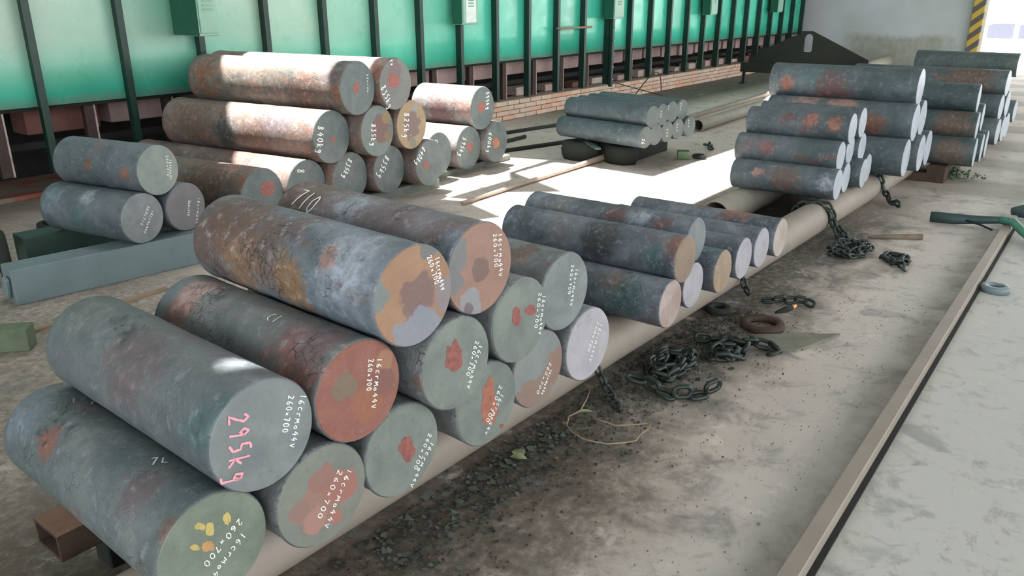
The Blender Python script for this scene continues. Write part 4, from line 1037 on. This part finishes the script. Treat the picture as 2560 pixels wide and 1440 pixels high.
chain([(4.62, 2.22, .02), (4.60, 2.14, .045), (4.63, 2.08, .02)], 'loose dark chain end behind the slim bars on sunlit floor', l=.1, w=.07, r=.012)
# ------------------------------------------------------------------ junction boxes on the furnace
M_jbox = simple('pale_green_enclosure', srgb(128, 170, 150), 0.4, var=0.1, scale=4)
M_jside = simple('shaded_green_enclosure_side', srgb(22, 84, 66), 0.5, var=0.15)  # enclosure green darkened so the sides look shaded
M_sticker = simple('peeling_white_sticker', srgb(206, 220, 214), 0.5, var=0.12, scale=20)
JB = ['nearest green enclosure on the furnace wall, louvred front', 'green enclosure with a peeling white sticker', 'middle green enclosure above the vertical conduit', 'fourth green enclosure along the furnace wall', 'farthest green enclosure on the furnace wall']
for i in range(5):
    W_, D_ = (.17, .36) if i == 0 else (.27, .15)
    x = 3.735 if i == 0 else X0 + SP * (2 + 5 * i) - .18 + W_ / 2
    root = empty('control_enclosure', (x, 6.05, 1.170)); tag(root, JB[i], 'electrical box', 'green enclosures on the furnace wall')
    bm = bmesh.new()
    box(bm, (0, -D_ / 2, .45), (W_, D_, .9), bevel=.004)
    for f in bm.faces:
        if abs(f.normal.x) > .9: f.material_index = 1
    link('enclosure_case', bm, [M_jbox, M_jside], root)
    yd = -D_
    bm = bmesh.new(); box(bm, (0, yd - .006, .45), (W_ - .015, .012, .86), bevel=.003); link('enclosure_door', bm, M_jbox, root)
    for k_ in range(4):
        bm = bmesh.new(); box(bm, (0, yd - .014, 0), (.09, .008, .012), Matrix.Rotation(.4, 3, 'X').to_4x4()); link('louvre', bm, M_jbox, root, loc=(-.0, 0, .19 + .03 * k_))
    if i == 1:
        bm = bmesh.new(); box(bm, (0, yd - .0135, .14), (.17, .002, .24)); link('sticker', bm, M_sticker, root)
root = empty('conduit', (10.40, 6.02, 0.23)); tag(root, 'vertical green conduit with bolts below the middle enclosure', 'conduit')
bm = bmesh.new(); box(bm, (0, 0, .5), (.06, .05, 1.0), bevel=.006); link('conduit_body', bm, M_rib, root)
for k_ in range(5):
    bm = bmesh.new(); cyl(bm, (0, 0, 0), (0, -.012, 0), .012, 10); link('bolt', bm, M_edge, root, loc=(0.005, -.025, .1 + .18 * k_))
bm = bmesh.new(); cyl(bm, (0, 0, 0), (.78, 0, .0), .014, 12); cyl(bm, (0, .05, 0), (0, 0, 0), .01, 10); cyl(bm, (.74, .05, 0), (.74, 0, 0), .01, 10)
tag(link('bracket_rod', bm, M_wood, None, True, (9.05, 6.02, 1.07)), 'horizontal brownish rod fixed across two furnace ribs', 'rod')
# looped wires against the bricks
bm = bmesh.new()
pts = [(11.2 + .9 * t, 6.05 - .12 * math.sin(PI * t), .02 + .33 * math.sin(PI * t)) for t in [q / 14 for q in range(15)]]
tube(bm, pts, .008, 6)
tag(link('cable_loop', bm, M_rusty, None, True), 'dark reddish cable looping up against the brick footing', 'cable')
bm = bmesh.new()
pts = [(10.7 + .9 * t, 6.08 - .3 * t, .24 * (1 - t) + .01) for t in [q / 10 for q in range(11)]]
tube(bm, pts, .007, 6)
tag(link('cable_loop', bm, M_black, None, True), 'dark cable slanting down over the bricks to the floor', 'cable')
for (a, b, lab) in (((6.7, 5.55, .012), (8.0, 5.35, .012), 'dark bar on the floor at the foot of the bricks'), ((6.1, 4.85, .012), (7.3, 4.55, .012), 'dark rod on the floor behind the short heavy billets'), ((6.0, 5.1, .012), (7.1, 5.15, .012), 'second dark rod behind the short heavy billets')):
    bm = bmesh.new(); cyl(bm, Vector(a) - Vector(a), Vector(b) - Vector(a), .02, 10); tag(link('steel_rod', bm, M_black, None, True, (a[0], a[1], .02)), lab, 'rod')

# ------------------------------------------------------------------ loose things on the floor
bm = bmesh.new()
tube(bm, [(0, 0, .02), (.9, .03, .022), (1.7, .05, .026), (2.25, .05, .035), (2.47, .05, .04)], [.014, .017, .022, .034, .038], 16)
tag(link('wooden_pole', bm, simple('pale_dry_wood', srgb(160, 144, 130), .8, var=.12), None, True, (4.38, 3.75, 0)), 'long tapering wooden pole on the sunlit floor, thick end by the bundle', 'pole')
bm = bmesh.new(); tube(bm, [(0, 0, .03), (.12, .02, .03), (.16, .05, .03)], .03, 10); tag(link('shovel_socket', bm, M_wood, None, True, (5.02, 3.60, 0)), 'stubby wooden piece lying beside the long pole', 'wood') if False else None
bm = bmesh.new(); box(bm, (0, 0, .04), (.10, .11, .08), Matrix.Rotation(.5, 3, 'Z').to_4x4(), bevel=.004)
tag(link('green_block', bm, M_greensteel, loc=(7.02, 3.24, 0)), 'small green square block standing on the sunlit floor', 'block')
bm = bmesh.new(); tube(bm, [(.05 * math.cos(a), .05 * math.sin(a), .025) for a in [2 * PI * q / 20 for q in range(20)]], .018, 8, closed=True)
tag(link('shackle', bm, M_black, None, True, (7.12, 3.12, 0)), 'dark shackle on the floor beside the small green block', 'shackle')

def ring(p, R, r, h, mat, label, tilt=0):
    bm = bmesh.new(); seg = 32
    prof = [(R, 0), (R, h * .8), (R - .005, h), (r + .005, h), (r, h * .8), (r, 0)]
    rr = [[bm.verts.new((a * math.cos(2 * PI * q / seg), a * math.sin(2 * PI * q / seg), z)) for q in range(seg)] for a, z in prof]
    for A, B in zip(rr, rr[1:] + rr[:1]):
        for q in range(seg): bm.faces.new((A[q], A[(q + 1) % seg], B[(q + 1) % seg], B[q]))
    bmesh.ops.recalc_face_normals(bm, faces=bm.faces)
    o = link('steel_ring', bm, mat, None, True, p); tag(o, label, 'ring'); o.rotation_euler.x = tilt
    return o
ring((4.63, .335, 0), .068, .034, .035, M_beam, 'grey steel ring on the floor beyond the walkway bar')
ring((3.50, 1.37, 0), .062, .03, .03, M_black, 'small dark ring on the sooty floor below the slim bars')
ring((3.44, 1.13, 0), .10, .06, .028, M_rusty, 'larger brown ring on the sooty floor near the burnt stick')
ring((2.29, 5.50, 0), .12, .085, .05, M_black, 'wide shallow dark ring on the floor left of the small stack of three')
bm = bmesh.new()
tube(bm, [(-.05, .03, .012), (.0, .0, .018), (.035, -.015, .022)], [.007, .016, .014], 8)
o = tag(link('burnt_stick', bm, M_black, None, True, (3.60, 1.08, .03)), 'short charred stick with a pale orange tip on the brown ring', 'stick')
bm = bmesh.new(); tube(bm, [(.035, -.015, .022), (.06, -.028, .027)], [.012, .006], 8); link('pale_tip', bm, simple('bare_wood_tip', srgb(226, 170, 110), 0.7), o, True)
# wedge-shaped flat plate
M_wedge = simple('grey_olive_plate', srgb(112, 112, 98), 0.7)
bm = bmesh.new(); prism(bm, [(-.10, .12), (.05, .14), (.28, -.16), (-.02, -.06)], 0, .012)
tag(link('wedge_plate', bm, M_wedge, loc=(3.27, .97, 0)), 'thin grey-olive wedge-shaped plate lying flat on the floor', 'plate')
bm = bmesh.new(); tube(bm, [(0, 0, .012), (.1, -.13, .014), (.19, -.275, .018)], [.008, .018, .02], 8); tag(link('worn_stick', bm, simple('grey_brown_stick', srgb(108, 98, 84), .85), None, True, (5.25, 1.12, 0)), 'short worn wooden stick on the floor near the chain heap', 'stick')
bm = bmesh.new(); box(bm, (0, 0, .035), (.08, .20, .07), Matrix.Rotation(.15, 3, 'Z').to_4x4(), bevel=.006); tag(link('wood_offcut', bm, M_rusty, loc=(7.33, 1.25, 0)), 'brown wooden offcut on the floor at the end of the pipes', 'wood')

# dark handle and green hose
M_hose = simple('green_rubber_hose', srgb(70, 128, 108), 0.5, var=0.12)
M_grip = simple('dark_slate_grip', srgb(44, 68, 68), 0.55, var=0.15)
root = empty('lance_tool', (5.9, .7, 0)); tag(root, 'dark tubular lance with a green hose crossing the walkway bar', 'tool')
bm = bmesh.new(); tube(bm, [(0.02, .19, .04), (.03, .05, .045), (.06, -.1, .055), (.05, -.22, .075)], [.036, .036, .027, .024], 14); link('grip', bm, M_grip, root, True)
bm = bmesh.new(); tube(bm, [(.05, -.22, .075), (.02, -.29, .08), (-.06, -.35, .05), (-.16, -.42, .03), (-.3, -.5, .03), (-.5, -.56, .03)], .026, 12); link('hose', bm, M_hose, root, True)
bm = bmesh.new(); tube(bm, [(.02, -.02, .05), (-.02, -.12, .04), (-.07, -.19, .03)], .007, 8); link('trigger_rod', bm, M_black, root, True)
bm = bmesh.new(); tube(bm, [(0, 0, .05), (.03, -.07, .06), (.02, -.18, .05), (.0, -.3, .04)], [.03, .05, .05, .045], 12); tag(link('dark_fitting', bm, M_grip, None, True, (6.35, .46, 0)), 'dark blue-green fitting behind the hose at the right edge', 'fitting')

# left foreground pieces
bm = bmesh.new(); box(bm, (0, 0, .052), (.09, .75, .104), bevel=.004)
o = tag(link('square_tube', bm, simple('dull_green_tube', srgb(96, 110, 88), 0.7, var=.2), loc=(1.13, 3.82, 0)), 'green square tube end lying at the left edge', 'tube'); o.rotation_euler.z = math.radians(48)
o.location = (1.03, 3.86, 0)
bm = bmesh.new(); box(bm, (0, 0, .006), (.9, .035, .012)); o = tag(link('flat_strip', bm, M_wood, loc=(1.62, 3.80, 0)), 'narrow flat strip on the floor right of the green tube', 'strip'); o.rotation_euler.z = math.radians(3)
bm = bmesh.new()
tube(bm, [(0, .05, .02), (.02, .02, .14), (.0, -.08, .22), (-.04, -.2, .2), (-.06, -.28, .1), (-.06, -.3, .03)], [.03, .035, .04, .04, .035, .03], 12)
tag(link('lifting_hook', bm, M_black, None, True, (1.67, 4.86, 0)), 'dark curved lifting hook standing at the left edge', 'hook')
# concrete ledge with flaked red paint along the pit
kk = NT('ledge_red_paint', 0.85); kk.base(kk.mix(kk.ramp(kk.noise(3.5, 5, .6), .5, .6, 0, .8), srgb(138, 128, 116), srgb(156, 78, 66)))
bm = bmesh.new(); box(bm, (1.6, 6.85, .02), (5.6, .7, .04), bevel=.01)
tag(link('trim_3', bm, kk.m), kind='structure')

# wire, leaves, litter
M_wire = simple('thin_pale_stem', srgb(146, 130, 104), 0.7)
bm = bmesh.new()
tube(bm, [(2.375, 1.41, .03), (2.29, 1.375, .03), (2.22, 1.357, .02), (2.175, 1.377, .012), (2.12, 1.35, .008), (2.094, 1.311, .008), (2.078, 1.26, .008), (2.083, 1.222, .008), (2.10, 1.17, .008), (2.137, 1.127, .01), (2.17, 1.10, .012), (2.212, 1.106, .014), (2.26, 1.10, .016), (2.297, 1.108, .02), (2.27, 1.15, .012), (2.223, 1.208, .01), (2.22, 1.27, .01), (2.233, 1.314, .01)], .0026, 6)
tag(link('thin_stem', bm, M_wire, None, True), 'thin pale looping stem on the floor in front of the pipe', 'stem')
M_leaf = simple('dry_green_leaf', srgb(140, 150, 112), 0.7, var=0.15, scale=40)
def leaf(p, l, w, rz, label):
    bm = bmesh.new()
    n = 8; L_, R_, M_ = [], [], []
    for q in range(n + 1):
        f = q / n; ww = w * math.sin(PI * min(1, f * 1.02)) * .5 + .0004
        z = .004 + .012 * f * (1 - f) * 3
        M_.append(bm.verts.new((f * l, 0, z))); L_.append(bm.verts.new((f * l, ww, z + .004))); R_.append(bm.verts.new((f * l, -ww, z + .003)))
    for q in range(n):
        bm.faces.new((M_[q], M_[q + 1], L_[q + 1], L_[q])); bm.faces.new((R_[q], R_[q + 1], M_[q + 1], M_[q]))
    o = tag(link('leaf', bm, M_leaf, None, True, p), label, 'leaf'); o.rotation_euler.z = rz
    return o
leaf((2.20, 1.372, .006), .075, .02, -.75, 'narrow pale green leaf on the looping stem')
leaf((1.875, 1.40, .004), .06, .045, -2.0, 'broad pale leaf on the scale debris, upper of two')
leaf((1.83, 1.385, .004), .06, .035, -1.2, 'broad pale leaf on the scale debris, lower of two')

# weeds at the pipe ends
M_weed = simple('grey_green_weed', srgb(78, 104, 76), 0.8, var=0.3, scale=30)
bm = bmesh.new(); rg = random.Random(9)
for q in range(420):
    a = rg.uniform(0, 2 * PI); d_ = abs(rg.gauss(0, .075)); p = Vector((d_ * math.cos(a), 1.5 * d_ * math.sin(a), rg.uniform(.0, .09) * math.exp(-d_ * 5)))
    t1 = Vector((rg.uniform(-1, 1), rg.uniform(-1, 1), rg.uniform(.1, .9))).normalized() * rg.uniform(.02, .045); t2 = t1.cross(Vector((rg.uniform(-1, 1), 1, .2))).normalized() * .009
    bm.faces.new([bm.verts.new(v) for v in (p, p + t1 * .5 + t2, p + t1, p + t1 * .5 - t2)])
tag(link('weed_clump', bm, M_weed, loc=(7.58, 1.05, .003)), 'low clump of grey-green weeds at the end of the support pipes', 'weeds', kind='stuff')

# scale debris on the floor (uncountable)
def debris(name, n, fn, smin, smax, mat, label):
    bm = bmesh.new(); rd = random.Random(len(label))
    for q in range(n):
        x, y = fn(rd)
        s_ = rd.uniform(smin, smax) * (2.0 if rd.random() < .06 else 1); k_ = rd.randrange(3, 6); a0 = rd.uniform(0, 6.28)
        tx, ty = rd.uniform(-.35, .35), rd.uniform(-.35, .35)
        top = []
        for e in range(k_):
            a = a0 + 2 * PI * e / k_ + rd.uniform(-.3, .3); rr = s_ * rd.uniform(.5, 1)
            dx, dy = rr * math.cos(a), rr * math.sin(a)
            top.append(bm.verts.new((x + dx, y + dy, max(.0015, .003 + s_ * .3 + tx * dx + ty * dy))))
        bm.faces.new(top)
        c0 = bm.verts.new((x, y, -.001))
        for e in range(k_): bm.faces.new((top[e], c0, top[(e + 1) % k_]))
    tag(link(name, bm, mat), label, 'debris', kind='stuff')
def f1(rd):
    x = rd.uniform(.9, 3.6)
    return x, 1.47 - abs(rd.gauss(0, .16)) - .02 * (x - 1)
def f2(rd):
    x = rd.uniform(1.2, 2.1); return x, rd.gauss(1.34, .07)
def f3(rd):
    return rd.uniform(.8, 4.2), rd.uniform(.55, 1.35)
debris('scale_debris', 2600, f1, .003, .009, simple('debris_dark', srgb(58, 58, 52), .8, var=.35, scale=30), 'dark mill-scale flakes and grit swept along the support pipe')
debris('scale_debris', 420, f2, .006, .015, simple('debris_grey_green', srgb(80, 88, 82), .6, var=.3, scale=30), 'larger grey scale flakes below the orange-streaked billet')
debris('grit', 700, f3, .002, .005, simple('debris_brown', srgb(126, 114, 102), .8, var=.3, scale=30), 'scattered brown grit on the foreground floor')

# ------------------------------------------------------------------ outdoors: parked car, cone, awning
M_car = simple('white_car_paint', srgb(236, 238, 240), 0.3, var=0.02)
M_glass = simple('tinted_car_glass', srgb(96, 98, 112), 0.15, var=0.05)
M_tyre = simple('tyre_rubber', srgb(40, 40, 42), 0.8)
root = empty('parked_car', (28, 2.4, -.7)); tag(root, 'white car parked outside the doorway, side windows showing', 'car')
prof = [(-2.2, .3), (-2.25, .75), (-2.05, .98), (-1.3, 1.06), (-.6, 1.48), (1.0, 1.52), (1.75, 1.12), (2.2, 1.0), (2.25, .35)]
bm = bmesh.new()
A = [bm.verts.new((-.85, y, z)) for y, z in prof]; B = [bm.verts.new((.85, y, z)) for y, z in prof]
bm.faces.new(A); bm.faces.new(B[::-1])
for q in range(len(prof)): bm.faces.new((A[q], B[q], B[(q + 1) % len(prof)], A[(q + 1) % len(prof)]))
bmesh.ops.recalc_face_normals(bm, faces=bm.faces)
link('car_body', bm, M_car, root)
for win in ([(1.42, 1.06), (1.3, 1.30), (.98, 1.45), (.45, 1.46), (.45, 1.06)], [(.32, 1.06), (.32, 1.44), (-.5, 1.42), (-1.05, 1.10), (-1.05, 1.06)]):
    bm = bmesh.new(); a = [bm.verts.new((-.865, y, z)) for y, z in win]; b = [bm.verts.new((-.84, y, z)) for y, z in win]
    bm.faces.new(a); 
    for q in range(len(win)): bm.faces.new((a[q], b[q], b[(q + 1) % len(win)], a[(q + 1) % len(win)]))
    bmesh.ops.recalc_face_normals(bm, faces=bm.faces); link('side_window', bm, M_glass, root)
for yy in (-1.4, 1.4):
    bm = bmesh.new(); cyl(bm, (-.87, yy, .32), (-.65, yy, .32), .32, 28); link('wheel', bm, M_tyre, root)
root = empty('traffic_cone', (31.5, 4.15, -.7)); tag(root, 'pale yellow pointed cone with a red tip seen past the striped pillar', 'cone')
bm = bmesh.new(); cyl(bm, (0, 0, 0), (0, 0, 1.75), .55, 24, .09); link('cone_body', bm, simple('pale_yellow_plastic', srgb(232, 214, 130), .6), root, True)
bm = bmesh.new(); cyl(bm, (0, 0, 1.75), (0, 0, 1.98), .09, 24, .03); link('cone_tip', bm, simple('red_plastic', srgb(196, 110, 110), .6), root, True)
root = empty('awning', (33, 1, -.7)); tag(root, 'mauve-grey awning edge outside, above the parked car', 'awning')
bm = bmesh.new(); box(bm, (0, -1.6, 2.35), (2.5, 9.5, .6), bevel=.02); link('awning_fascia', bm, simple('mauve_grey_fascia', srgb(150, 140, 156), .8, var=.05), root)
for yy in (-6, 2.8):
    bm = bmesh.new(); cyl(bm, (0, yy, 0), (0, yy, 2.1), .06, 12); link('awning_post', bm, M_white, root, True)
